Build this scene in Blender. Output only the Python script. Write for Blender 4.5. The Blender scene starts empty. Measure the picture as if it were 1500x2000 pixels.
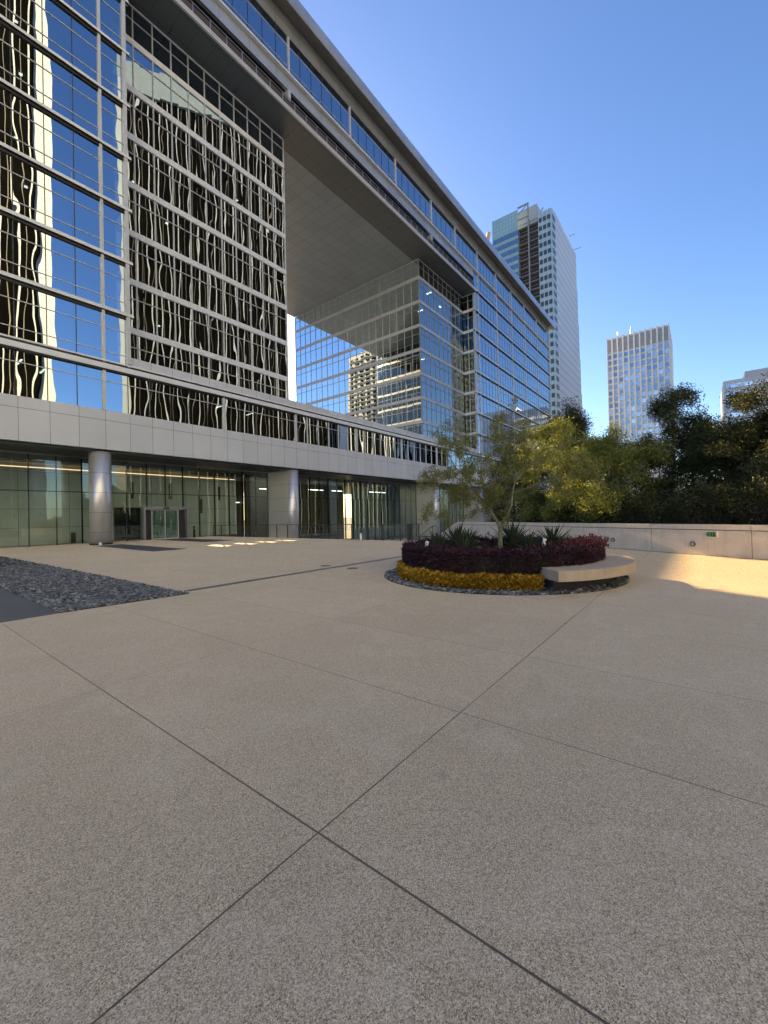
import bpy, math, random
import numpy as np
from mathutils import Vector, Matrix
R = math.radians
random.seed(7)
rng = np.random.default_rng(11)
sc = bpy.context.scene
col = sc.collection

# ------------------------------------------------------------------ helpers
class MB:
    """collects geometry for ONE mesh object"""
    def __init__(self):
        self.v = []; self.f = []
    def add(self, vs, fs):
        n = len(self.v); self.v.extend([tuple(p) for p in vs]); self.f.extend([tuple(i + n for i in q) for q in fs]); return self
    def box(self, x0, x1, y0, y1, z0, z1):
        vs = [(x0,y0,z0),(x1,y0,z0),(x1,y1,z0),(x0,y1,z0),(x0,y0,z1),(x1,y0,z1),(x1,y1,z1),(x0,y1,z1)]
        return self.add(vs, [(3,2,1,0),(4,5,6,7),(0,1,5,4),(1,2,6,5),(2,3,7,6),(3,0,4,7)])
    def obox(self, c, ax, hx, hy, z0, z1):
        """box turned about z: c centre (x,y), ax unit direction (x,y)"""
        a = np.array([ax[0], ax[1]]); b = np.array([-ax[1], ax[0]]); c = np.array(c[:2])
        q = [c - a*hx - b*hy, c + a*hx - b*hy, c + a*hx + b*hy, c - a*hx + b*hy]
        vs = [(p[0],p[1],z0) for p in q] + [(p[0],p[1],z1) for p in q]
        return self.add(vs, [(3,2,1,0),(4,5,6,7),(0,1,5,4),(1,2,6,5),(2,3,7,6),(3,0,4,7)])
    def quad(self, a, b, c, d):
        return self.add([a,b,c,d], [(0,1,2,3)])
    def prism(self, pts, z0, z1):
        n = len(pts)
        vs = [(p[0],p[1],z0) for p in pts] + [(p[0],p[1],z1) for p in pts]
        fs = [tuple(range(n-1,-1,-1)), tuple(range(n, 2*n))] + [(i,(i+1)%n,n+(i+1)%n,n+i) for i in range(n)]
        return self.add(vs, fs)
    def cyl(self, x, y, r, z0, z1, n=24, r1=None):
        r1 = r if r1 is None else r1
        vs = [(x+r*math.cos(2*math.pi*i/n), y+r*math.sin(2*math.pi*i/n), z0) for i in range(n)]
        vs += [(x+r1*math.cos(2*math.pi*i/n), y+r1*math.sin(2*math.pi*i/n), z1) for i in range(n)]
        fs = [tuple(range(n-1,-1,-1)), tuple(range(n,2*n))] + [(i,(i+1)%n,n+(i+1)%n,n+i) for i in range(n)]
        return self.add(vs, fs)
    def tube(self, pts, rad, n=6):
        pts = [Vector(p) for p in pts]
        if not hasattr(rad, '__len__'): rad = [rad]*len(pts)
        base = len(self.v); prev = None
        for i, p in enumerate(pts):
            d = (pts[min(i+1,len(pts)-1)] - pts[max(i-1,0)])
            if d.length < 1e-6: d = Vector((0,0,1))
            d.normalize()
            ref = Vector((0,0,1)) if abs(d.z) < .9 else Vector((1,0,0))
            if prev is not None:
                u = prev - d*prev.dot(d)
                u = u.normalized() if u.length > 1e-4 else d.cross(ref).normalized()
            else:
                u = d.cross(ref).normalized()
            prev = u; w = d.cross(u)
            for k in range(n):
                a = 2*math.pi*k/n
                self.v.append(tuple(p + (u*math.cos(a) + w*math.sin(a))*rad[i]))
        for i in range(len(pts)-1):
            for k in range(n):
                a = base+i*n+k; b = base+i*n+(k+1)%n
                self.f.append((a,b,b+n,a+n))
        self.f.append(tuple(base+k for k in range(n-1,-1,-1)))
        self.f.append(tuple(base+(len(pts)-1)*n+k for k in range(n)))
        return self
    def build(self, name, mat, parent=None, smooth=False):
        me = bpy.data.meshes.new(name); me.from_pydata(self.v, [], self.f); me.update()
        return link(name, me, mat, parent, smooth)

def link(name, me, mat, parent=None, smooth=False):
    o = bpy.data.objects.new(name, me); col.objects.link(o)
    if mat is not None: me.materials.append(mat)
    if parent is not None:
        o.parent = parent
        if parent.type == 'EMPTY' and tuple(parent.location) != (0.0,0.0,0.0):
            o.matrix_parent_inverse = Matrix.Translation(-Vector(parent.location))
    if smooth:
        me.polygons.foreach_set('use_smooth', [True]*len(me.polygons))
    return o

def arr_mesh(name, V, F, mat, parent=None, smooth=False):
    """V (N,3) floats, F (M,k) ints"""
    V = np.asarray(V, dtype=np.float32); F = np.asarray(F, dtype=np.int32)
    me = bpy.data.meshes.new(name); k = F.shape[1]
    me.vertices.add(len(V)); me.vertices.foreach_set('co', V.ravel())
    me.loops.add(F.size); me.loops.foreach_set('vertex_index', F.ravel())
    me.polygons.add(len(F)); me.polygons.foreach_set('loop_start', np.arange(0, F.size, k, dtype=np.int32))
    me.polygons.foreach_set('loop_total', np.full(len(F), k, dtype=np.int32))
    me.update(calc_edges=True)
    return link(name, me, mat, parent, smooth)

def tag(o, label=None, cat=None, group=None, kind=None):
    if label: o['label'] = label
    if cat: o['category'] = cat
    if group: o['group'] = group
    if kind: o['kind'] = kind
    return o
def empty(name, loc=(0,0,0), label=None, cat=None, group=None):
    o = bpy.data.objects.new(name, None); o.empty_display_size = .2; o.location = loc; col.objects.link(o)
    return tag(o, label, cat, group)
def struct(o): o['kind'] = 'structure'; return o

# ------------------------------------------------------------------ materials
def newmat(name):
    m = bpy.data.materials.new(name); m.use_nodes = True
    nt = m.node_tree; nt.nodes.clear()
    out = nt.nodes.new('ShaderNodeOutputMaterial')
    return m, nt, out
def nd(nt, t, **kw):
    n = nt.nodes.new(t)
    for k, v in kw.items():
        if k.startswith('i_'):
            n.inputs[k[2:].replace('_',' ')].default_value = v
        else: setattr(n, k, v)
    return n
def math_n(nt, op, a, b=None, c=None):
    n = nt.nodes.new('ShaderNodeMath'); n.operation = op
    for i, x in enumerate((a,b,c)):
        if x is None: continue
        if isinstance(x, (int,float)): n.inputs[i].default_value = x
        else: nt.links.new(x, n.inputs[i])
    return n.outputs[0]
def mixc(nt, fac, a, b, blend='MIX'):
    n = nt.nodes.new('ShaderNodeMix'); n.data_type = 'RGBA'; n.blend_type = blend
    for s, x in ((0,fac),(6,a),(7,b)):
        if isinstance(x, (int,float)): n.inputs[s].default_value = x
        elif isinstance(x, tuple): n.inputs[s].default_value = (*x,1) if len(x)==3 else x
        else: nt.links.new(x, n.inputs[s])
    return n.outputs[2]
def coords(nt): 
    g = nt.nodes.new('ShaderNodeNewGeometry'); return g.outputs['Position']
def noise(nt, vec, scale, detail=2, rough=.5):
    n = nt.nodes.new('ShaderNodeTexNoise'); n.inputs['Scale'].default_value = scale
    n.inputs['Detail'].default_value = detail; n.inputs['Roughness'].default_value = rough
    if vec is not None: nt.links.new(vec, n.inputs['Vector'])
    return n.outputs['Fac']
def ramp(nt, fac, stops):
    n = nt.nodes.new('ShaderNodeValToRGB'); e = n.color_ramp.elements
    while len(e) < len(stops): e.new(.5)
    for x, (p, c) in zip(e, stops):
        x.position = p; x.color = (*c,1) if len(c)==3 else c
    nt.links.new(fac, n.inputs[0]); return n.outputs[0]
def sep(nt, vec):
    n = nt.nodes.new('ShaderNodeSeparateXYZ'); nt.links.new(vec, n.inputs[0]); return n.outputs
def principled(nt, out, base, rough=.5, metal=0., spec=.5, bump=None, bdist=.01):
    p = nt.nodes.new('ShaderNodeBsdfPrincipled')
    for nme, x in (('Base Color',base),('Roughness',rough),('Metallic',metal),('Specular IOR Level',spec)):
        if isinstance(x, tuple): p.inputs[nme].default_value = (*x,1)
        elif isinstance(x, (int,float)): p.inputs[nme].default_value = x
        else: nt.links.new(x, p.inputs[nme])
    if bump is not None:
        b = nt.nodes.new('ShaderNodeBump'); b.inputs['Distance'].default_value = bdist
        nt.links.new(bump, b.inputs['Height']); nt.links.new(b.outputs[0], p.inputs['Normal'])
    nt.links.new(p.outputs[0], out.inputs[0]); return p

def m_plain(name, c, rough=.5, metal=0., var=.12, scale=1.5, spec=.5, bdist=0., bscale=40):
    m, nt, out = newmat(name); P = coords(nt)
    f = noise(nt, P, scale, 4, .6)
    lo = tuple(x*(1-var) for x in c); hi = tuple(min(1,x*(1+var)) for x in c)
    b = ramp(nt, f, [(.3,lo),(.7,hi)])
    bm = noise(nt, P, bscale, 3) if bdist else None
    principled(nt, out, b, rough, metal, spec, bm, bdist); return m

def m_weathered(name, c, rough, var, scale, streak):
    m, nt, out = newmat(name); P = coords(nt); xyz = sep(nt, P)
    b = ramp(nt, noise(nt, P, scale, 6, .7), [(.25,tuple(x*(1-var) for x in c)),(.75,tuple(x*(1+var) for x in c))])
    cb = nt.nodes.new('ShaderNodeCombineXYZ'); nt.links.new(xyz[0], cb.inputs[0]); nt.links.new(xyz[1], cb.inputs[1]); nt.links.new(math_n(nt,'MULTIPLY', xyz[2], .12), cb.inputs[2])
    st = ramp(nt, noise(nt, cb.outputs[0], 5., 5, .7), [(.5,(0,0,0)),(.72,(1,1,1))])
    b = mixc(nt, math_n(nt,'MULTIPLY', st, streak), b, tuple(x*.45 for x in c))
    sp = ramp(nt, noise(nt, P, 55., 3, .6), [(.3,(.82,.82,.82)),(.7,(1.1,1.1,1.1))]); b = mixc(nt, 1., b, sp, 'MULTIPLY')
    principled(nt, out, b, rough, 0, .4, noise(nt, P, 70., 3), .002); return m
def joint_mask(nt, v, period, width, off=0.):
    """1 on thin lines at v = off + k*period"""
    a = math_n(nt, 'SUBTRACT', v, off)
    a = math_n(nt, 'DIVIDE', a, period)
    a = math_n(nt, 'FRACT', math_n(nt, 'ADD', a, .5))
    a = math_n(nt, 'ABSOLUTE', math_n(nt, 'SUBTRACT', a, .5))
    return math_n(nt, 'LESS_THAN', a, width*.5/period)
def line_mask(nt, v, at, width):
    return math_n(nt, 'LESS_THAN', math_n(nt, 'ABSOLUTE', math_n(nt, 'SUBTRACT', v, at)), width*.5)
def vmax(nt, *ms):
    r = ms[0]
    for m in ms[1:]: r = math_n(nt, 'MAXIMUM', r, m)
    return r

def m_panel(name, c, joints, rough=.35, metal=.0, var=.06, jc=(.03,.03,.03), scale=.35, panel=None):
    """metal or stone cladding; joints: list of (axis, period, width, offset)"""
    m, nt, out = newmat(name); P = coords(nt); xyz = sep(nt, P)
    f = noise(nt, P, scale, 5, .6)
    b = ramp(nt, f, [(.25,tuple(x*(1-var) for x in c)),(.75,tuple(x*(1+var) for x in c))])
    if panel:   # each panel a slightly different tone
        cmb = nt.nodes.new('ShaderNodeCombineXYZ')
        for i, (ax, per, off) in enumerate(panel):
            v = math_n(nt, 'FLOOR', math_n(nt, 'DIVIDE', math_n(nt,'SUBTRACT', xyz[ax], off), per))
            nt.links.new(v, cmb.inputs[i])
        w = nt.nodes.new('ShaderNodeTexWhiteNoise'); w.noise_dimensions = '3D'; nt.links.new(cmb.outputs[0], w.inputs[0])
        s = math_n(nt, 'MULTIPLY_ADD', w.outputs[0], .12, .94)
        cc = nt.nodes.new('ShaderNodeCombineColor')
        for i in range(3): nt.links.new(s, cc.inputs[i])
        b = mixc(nt, 1., b, cc.outputs[0], 'MULTIPLY')
    if joints:
        ms = [joint_mask(nt, xyz[a], p, w, o) for a,p,w,o in joints]
        b = mixc(nt, vmax(nt,*ms), b, jc)
    principled(nt, out, b, rough, metal); return m

def m_glass(name, tint, refl, base=.38, wave=.006, cellh=1.524, cellz=3.84, x0=0., z0=12.45, wscale=.55, stretch=.55):
    """mirror-coated glazing: every pane bends its reflection a little, the room behind shows through darkly"""
    m, nt, out = newmat(name); P = coords(nt); xyz = sep(nt, P)
    h = math_n(nt, 'ADD', xyz[0], xyz[1])
    cx = math_n(nt, 'FLOOR', math_n(nt, 'DIVIDE', math_n(nt,'SUBTRACT', h, x0), cellh))
    cz = math_n(nt, 'FLOOR', math_n(nt, 'DIVIDE', math_n(nt,'SUBTRACT', xyz[2], z0), cellz))
    cmb = nt.nodes.new('ShaderNodeCombineXYZ'); nt.links.new(cx, cmb.inputs[0]); nt.links.new(cz, cmb.inputs[1])
    w = nt.nodes.new('ShaderNodeTexWhiteNoise'); w.noise_dimensions = '3D'; nt.links.new(cmb.outputs[0], w.inputs[0])
    q = nt.nodes.new('ShaderNodeCombineXYZ')
    nt.links.new(math_n(nt,'MULTIPLY_ADD', w.outputs[0], 40., h), q.inputs[0])
    nt.links.new(math_n(nt,'MULTIPLY', xyz[2], stretch), q.inputs[1])
    nt.links.new(math_n(nt,'MULTIPLY', w.outputs[0], 17.), q.inputs[2])
    n = noise(nt, q.outputs[0], wscale, 1.2, .4)
    wc = nt.nodes.new('ShaderNodeSeparateColor'); nt.links.new(w.outputs[1], wc.inputs[0])
    n = math_n(nt,'MULTIPLY', n, math_n(nt,'MULTIPLY_ADD', wc.outputs[2], 1.3, .35))
    n = math_n(nt,'ADD', n, math_n(nt,'MULTIPLY', math_n(nt,'SUBTRACT', wc.outputs[0], .5), math_n(nt,'MULTIPLY', h, .55)))
    n = math_n(nt,'ADD', n, math_n(nt,'MULTIPLY', math_n(nt,'SUBTRACT', wc.outputs[1], .5), math_n(nt,'MULTIPLY', xyz[2], .45)))
    b = nt.nodes.new('ShaderNodeBump'); b.inputs['Distance'].default_value = wave; nt.links.new(n, b.inputs['Height'])
    g = nt.nodes.new('ShaderNodeBsdfGlossy'); g.inputs['Roughness'].default_value = 0.0
    g.inputs['Color'].default_value = (*refl,1); nt.links.new(b.outputs[0], g.inputs['Normal'])
    t = nt.nodes.new('ShaderNodeBsdfTransparent'); t.inputs['Color'].default_value = (*tint,1)
    fr = nt.nodes.new('ShaderNodeFresnel'); fr.inputs['IOR'].default_value = 1.5
    fac = math_n(nt, 'MULTIPLY_ADD', fr.outputs[0], 1-base, base)
    mx = nt.nodes.new('ShaderNodeMixShader'); nt.links.new(fac, mx.inputs[0]); nt.links.new(t.outputs[0], mx.inputs[1]); nt.links.new(g.outputs[0], mx.inputs[2])
    nt.links.new(mx.outputs[0], out.inputs[0]); return m

def m_emit(name, c, s):
    m, nt, out = newmat(name); e = nt.nodes.new('ShaderNodeEmission')
    e.inputs[0].default_value = (*c,1); e.inputs[1].default_value = s
    nt.links.new(e.outputs[0], out.inputs[0]); return m

def m_leaf(name, stops, transl=.35, rough=.5, nscale=1.3, tcol=(1.,1.,.5)):
    m, nt, out = newmat(name); g = nt.nodes.new('ShaderNodeNewGeometry')
    f = noise(nt, g.outputs['Position'], nscale, 3)
    v = math_n(nt, 'ADD', math_n(nt,'MULTIPLY', g.outputs['Random Per Island'], .62), math_n(nt,'MULTIPLY', f, .38))
    c = ramp(nt, v, stops)
    p = nt.nodes.new('ShaderNodeBsdfPrincipled'); nt.links.new(c, p.inputs['Base Color']); p.inputs['Roughness'].default_value = rough
    p.inputs['Specular IOR Level'].default_value = .35
    t = nt.nodes.new('ShaderNodeBsdfTranslucent'); nt.links.new(mixc(nt, 1., c, tcol, 'MULTIPLY'), t.inputs[0])
    mx = nt.nodes.new('ShaderNodeMixShader'); mx.inputs[0].default_value = transl
    nt.links.new(p.outputs[0], mx.inputs[1]); nt.links.new(t.outputs[0], mx.inputs[2]); nt.links.new(mx.outputs[0], out.inputs[0])
    return m

M = {}
M['alu'] = m_plain('pale_aluminium', (.52,.55,.60), .38, .2, .06)
M['alu_dim'] = m_plain('dimmed_aluminium', (.30,.33,.38), .4, .3, .06)  # darker copy of the pale aluminium, dims the over-lit right wing frames
M['band_dim'] = m_plain('dimmed_metal_band', (.44,.48,.55), .42, .2, .05)  # darker copy of the pale band, tones down light on the right wing
M['band'] = m_plain('pale_metal_band', (.68,.72,.79), .42, .1, .05)
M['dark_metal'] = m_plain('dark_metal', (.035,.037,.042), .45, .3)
M['seam'] = m_plain('dark_gasket', (.02,.022,.03), .5)
M['fascia'] = m_panel('fascia_panels', (.55,.585,.66), [(0,1.524,.022,5.98)], .45, .1, .05, (.07,.07,.075), .5, [(0,1.524,5.98),(2,20,0)])
M['cornice'] = m_panel('cornice_panels', (.44,.47,.52), [(0,3.048,.03,1.4)], .3, .55, .16, (.12,.12,.12), .25, [(0,3.048,1.4),(2,1.6,50.6)])
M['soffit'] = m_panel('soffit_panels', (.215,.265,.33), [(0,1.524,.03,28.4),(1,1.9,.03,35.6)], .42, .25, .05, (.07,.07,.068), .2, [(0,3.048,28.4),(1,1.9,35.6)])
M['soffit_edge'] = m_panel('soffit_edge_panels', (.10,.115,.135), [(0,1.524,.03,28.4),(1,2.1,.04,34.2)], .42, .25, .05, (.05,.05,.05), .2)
M['glass'] = m_glass('mirror_glass', (.14,.18,.20), (.74,.87,1.0), .50, .0064)
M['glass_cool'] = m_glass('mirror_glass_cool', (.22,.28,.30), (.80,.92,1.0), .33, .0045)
M['glass_dark'] = m_glass('dim_mirror_glass', (.22,.28,.30), (.75,.88,.92), .10, .004)
M['glass_lobby'] = m_glass('lobby_glass', (.82,.92,.88), (.9,1.,.97), .07, .003, 1.49, 3.8, 1.2, 0., .5)
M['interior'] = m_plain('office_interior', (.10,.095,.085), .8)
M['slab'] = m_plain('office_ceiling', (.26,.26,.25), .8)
M['column'] = m_panel('column_metal', (.62,.62,.65), [(2,1.36,.02,.85)], .33, .6, .04, (.12,.12,.13), .4)
M['lobby_stone'] = m_panel('lobby_stone', (.66,.69,.66), [(2,1.36,.03,1.25),(0,2.98,.03,1.1)], .6, 0, .10, (.16,.17,.15), 1.2, [(0,2.98,1.1),(2,1.36,1.25)])
M['black'] = m_plain('black', (.012,.012,.013), .5)
M['cove'] = m_emit('cove_lamp', (1.,.70,.38), .4)
M['lamp'] = m_emit('ceiling_lamp', (1.,.93,.75), 3.0)
M['lobby_lamp'] = m_emit('lobby_lamp', (.9,1.,.95), 1.2)
M['steel'] = m_plain('stainless_steel', (.42,.42,.43), .33, .8)
M['rail_steel'] = m_plain('rail_steel', (.10,.10,.105), .4, .6)
M['loggia_mesh'] = m_panel('loggia_mesh', (.11,.095,.085), [(0,.08,.03,0),(2,.12,.03,0)], .6, .3, .1, (.05,.045,.04))
M['roof'] = m_plain('roof_deck', (.34,.33,.31), .8)

def m_plaza():
    m, nt, out = newmat('exposed_aggregate'); P = coords(nt); xyz = sep(nt, P)
    big = noise(nt, P, .16, 5, .6); mid = noise(nt, P, 1.1, 5, .65)
    vor = nt.nodes.new('ShaderNodeTexVoronoi'); vor.inputs['Scale'].default_value = 235.; nt.links.new(P, vor.inputs['Vector'])
    fine = noise(nt, P, 300., 2, .6)
    vs = nt.nodes.new('ShaderNodeSeparateColor'); nt.links.new(vor.outputs['Color'], vs.inputs[0])
    v = math_n(nt,'ADD', math_n(nt,'MULTIPLY', vs.outputs[0], .55), math_n(nt,'MULTIPLY', fine, .45))
    c = ramp(nt, v, [(.20,(.09,.074,.055)),(.38,(.37,.315,.238)),(.60,(.56,.485,.375)),(.82,(.87,.78,.635))])
    tone = ramp(nt, math_n(nt,'ADD', math_n(nt,'MULTIPLY',big,.6), math_n(nt,'MULTIPLY',mid,.4)), [(.32,(.84,.83,.81)),(.52,(.97,.96,.95)),(.7,(1.06,1.05,1.03))])
    c = mixc(nt, 1., c, tone, 'MULTIPLY')
    sx, sy = xyz[0], xyz[1]
    ci = nt.nodes.new('ShaderNodeCombineXYZ')
    nt.links.new(math_n(nt,'FLOOR', math_n(nt,'DIVIDE', math_n(nt,'SUBTRACT', sx, 1.385), 1.52)), ci.inputs[0])
    nt.links.new(math_n(nt,'FLOOR', math_n(nt,'DIVIDE', math_n(nt,'SUBTRACT', sy, 1.53), 2.94)), ci.inputs[1])
    wn = nt.nodes.new('ShaderNodeTexWhiteNoise'); wn.noise_dimensions = '3D'; nt.links.new(ci.outputs[0], wn.inputs[0])
    tv = math_n(nt,'MULTIPLY_ADD', wn.outputs[0], .13, .935); tc = nt.nodes.new('ShaderNodeCombineColor')
    for i in range(3): nt.links.new(tv, tc.inputs[i])
    c = mixc(nt, 1., c, tc.outputs[0], 'MULTIPLY')
    # water marks: pale-edged soft blotches, and a few dark spills
    wm = ramp(nt, noise(nt, P, .8, 4, .55), [(.50,(0,0,0)),(.54,(1,1,1)),(.56,(.3,.3,.3)),(.66,(0,0,0))])
    c = mixc(nt, math_n(nt,'MULTIPLY', wm, .13), c, (.75,.72,.66))
    sv = nt.nodes.new('ShaderNodeTexVoronoi'); sv.inputs['Scale'].default_value = .9; nt.links.new(P, sv.inputs['Vector'])
    sp_ = ramp(nt, math_n(nt,'ADD', sv.outputs['Distance'], math_n(nt,'MULTIPLY', noise(nt,P,9,3), .05)), [(.045,(1,1,1)),(.075,(0,0,0))])
    c = mixc(nt, math_n(nt,'MULTIPLY', sp_, .26), c, (.13,.10,.08))
    strong = vmax(nt, line_mask(nt, sx, 1.385, .011), line_mask(nt, sy, 1.53, .009))
    strong = vmax(nt, strong, line_mask(nt, sx, 2.89, .009), line_mask(nt, sx, 4.42, .008))
    thin = vmax(nt, line_mask(nt, sx, 6.03, .008), line_mask(nt, sy, 4.47, .006), line_mask(nt, sx, 7.6, .007), line_mask(nt, sx, -.14, .010), line_mask(nt, sy, -1.5, .010))
    near = math_n(nt, 'LESS_THAN', sy, 8.7)
    thin = math_n(nt, 'MULTIPLY', thin, near); strong = math_n(nt, 'MULTIPLY', strong, near)
    c = mixc(nt, math_n(nt,'MULTIPLY', strong, .95), c, (.035,.033,.03))
    c = mixc(nt, math_n(nt,'MULTIPLY', thin, .8), c, (.08,.07,.06))
    # worn edges and spills, patches with a shape of their own
    st = ramp(nt, noise(nt, P, .55, 6, .7), [(.60,(0,0,0)),(.72,(1,1,1))])
    c = mixc(nt, math_n(nt,'MULTIPLY', st, .24), c, (.24,.19,.15))
    bh = math_n(nt,'SUBTRACT', v, math_n(nt,'MULTIPLY', vmax(nt,strong,thin), 3.))
    p = principled(nt, out, c, .62, 0, .5, bh, .004); p.inputs['Sheen Weight'].default_value = .55; p.inputs['Sheen Roughness'].default_value = .45; p.inputs['Sheen Tint'].default_value = (1.,.84,.64,1); return m
M['plaza'] = m_plaza()
M['slate_slab'] = m_panel('slate_planks', (.10,.105,.12), [(1,.75,.012,9.3)], .55, 0, .12, (.03,.03,.035), .8)
M['inlay'] = m_plain('dark_stone_inlay', (.085,.085,.095), .5, 0, .12, 1.2)
M['ground'] = m_plain('street_ground', (.24,.23,.215), .9, 0, .2, .05)
M['soil'] = m_plain('soil', (.035,.026,.02), .95, 0, .3, 8, bdist=.02)
M['granite'] = m_weathered('granite_wall', (.66,.59,.525), .6, .10, 2.2, .35)
M['groove'] = m_plain('groove', (.05,.045,.045), .8)
M['limestone'] = m_weathered('limestone', (.45,.365,.28), .65, .13, 3., .35)
M['grate'] = m_panel('drain_grate', (.30,.29,.275), [(0,.05,.02,0)], .5, .4, .1, (.02,.02,.02))
M['iron'] = m_plain('cast_iron', (.14,.13,.12), .6, .4, .2, 20)
def m_pebble():
    m, nt, out = newmat('slate_pebbles'); g = nt.nodes.new('ShaderNodeNewGeometry')
    c = ramp(nt, g.outputs['Random Per Island'], [(0.,(.03,.034,.04)),(.45,(.09,.10,.115)),(.85,(.20,.215,.235)),(.985,(.33,.34,.35)),(1.,(.42,.33,.26))])
    f = noise(nt, g.outputs['Position'], 60, 3)
    c = mixc(nt, 1., c, ramp(nt, f, [(.3,(.75,.75,.75)),(.7,(1.1,1.1,1.1))]), 'MULTIPLY')
    principled(nt, out, c, .48, 0, .5); return m
M['pebble'] = m_pebble()
M['white'] = m_plain('white_paint', (.8,.8,.8), .4)
M['exit_green'] = m_plain('exit_green', (.015,.10,.045), .4)
M['exit_face'] = m_plain('exit_lettering', (.20,.42,.28), .4)
M['cream'] = m_plain('cream_frame', (.82,.77,.62), .5)
M['gold'] = m_plain('gilded_metal', (.8,.55,.18), .3, .6)
M['bark_green'] = m_plain('green_bark', (.17,.165,.105), .75, 0, .25, 14, bdist=.004, bscale=50)
M['bark'] = m_plain('brown_bark', (.085,.065,.05), .85, 0, .3, 10, bdist=.01, bscale=30)
M['leaf_olive'] = m_leaf('palo_verde_leaves', [(.1,(.09,.105,.04)),(.45,(.19,.21,.075)),(.75,(.30,.31,.11)),(1.,(.44,.42,.14))], .45)
M['leaf_lime'] = m_leaf('sunny_leaves', [(.1,(.065,.09,.03)),(.4,(.165,.21,.065)),(.75,(.28,.315,.095)),(1.,(.42,.42,.13))], .45)
M['leaf_dark'] = m_leaf('dark_leaves', [(.1,(.022,.032,.016)),(.45,(.055,.07,.03)),(.78,(.095,.105,.04)),(1.,(.17,.125,.045))], .3, .6)
M['leaf_hedge'] = m_leaf('hedge_leaves', [(.1,(.014,.022,.011)),(.5,(.04,.052,.022)),(.8,(.075,.082,.03)),(1.,(.13,.10,.04))], .25, .5)
M['leaf_purple'] = m_leaf('purple_leaves', [(.1,(.012,.007,.012)),(.45,(.038,.018,.034)),(.8,(.09,.037,.062)),(.95,(.19,.07,.09)),(1.,(.32,.12,.14))], .25, .45, 2., (1.,.45,.4))
M['leaf_gold'] = m_leaf('golden_leaves', [(.05,(.07,.045,.006)),(.3,(.24,.15,.014)),(.6,(.50,.30,.028)),(.85,(.70,.45,.07)),(1.,(.80,.62,.22))], .3, .5, 3., (1.,.8,.4))
M['agave'] = m_leaf('agave_leaves', [(.1,(.020,.035,.022)),(.5,(.042,.065,.038)),(1.,(.10,.115,.05))], .1, .45, 2.)
M['leaf_autumn'] = m_leaf('autumn_leaves', [(.1,(.12,.04,.02)),(.5,(.35,.14,.06)),(1.,(.55,.30,.12))], .5)

# ------------------------------------------------------------------ setting
YF, Y2, YB = 32.3, 34.65, 64.5          # main facade, recessed facade, rear facade
XL, XA, XH, XR, XN, XE = -8., 12.03, 28.4, 55., 70.1, 117.4
WD = np.array([-.515,-.857]); WN = np.array([-.857,.515]); WA = np.array([17.75,.78])   # parapet wall line
def wp(s, off=0.): return WA + WD*s - WN*off

g = MB(); S = 2500.
g.quad((-S,-S,-6),(S,-S,-6),(S,S,-6),(-S,S,-6)); struct(g.build('ground', M['ground']))
pl = MB(); a = wp(90); b = wp(-14.3)
pl.prism([(-60,-80),(a[0],a[1]),(b[0],b[1]),(20.5,14.6),(20.5,36.9),(-60,36.9)], -.35, 0.)
struct(pl.build('plaza_pavement', M['plaza']))
lc = MB(); lc.box(20.6,130,14.,70,-6.2,-1.9); struct(lc.build('lower_court_floor', M['roof']))
lf = MB(); lf.box(-8,20.45,36.92,64.,-.3,-.004); struct(lf.build('lobby_floor', M['roof']))
sl = MB(); sl.prism([(-14,8.95),(2.14,8.78),(2.14,9.5),(2.14,14.),(-14,14.)], -.05, .004); struct(sl.build('slate_walkway', M['slate_slab']))
pb = MB(); pb.prism([(2.14,8.78),(4.30,8.58),(4.30,28.),(2.14,28.)], -.05, .003); struct(pb.build('pebble_bed_base', M['soil']))
i1 = MB(); i1.prism([(9.2,22.),(10.9,22.),(11.2,31.6),(9.5,31.6)], -.05, .004); i1.prism([(14.8,27.2),(17.1,27.2),(17.3,35.6),(15.,35.6)], -.05, .004)
struct(i1.build('paving_inlay', M['inlay']))
dr = MB(); dr.box(4.45,13.4,8.86,9.08,-.03,.004); struct(dr.build('drain_channel', M['grate']))
for i, (x, y, lab) in enumerate(((9.15,9.5,'small round iron cover set in paving behind the drain channel'),(9.1,8.3,'small round iron cover in paving on the planter side of the drain'))):
    c_ = MB(); c_.cyl(x, y, .17, 0., .006, 24); c_.cyl(x, y, .12, .006, .009, 24)
    tag(c_.build('utility_cover', M['iron']), lab, 'utility cover', 'round covers in the paving')

# ------------------------------------------------------------------ office building
ob = empty('office_building', (30,YF,0), 'long glass office building with a tall square opening through its middle', 'building')
LED = [12.45 + 3.835*k for k in range(10)]            # ledge levels, last 46.97
BAYS = [XL,10.5,19.45,27.35,36.6,45.85,55.28,63.1,71.8,80.6,89.1,97.6,106.9,XE]

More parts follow.
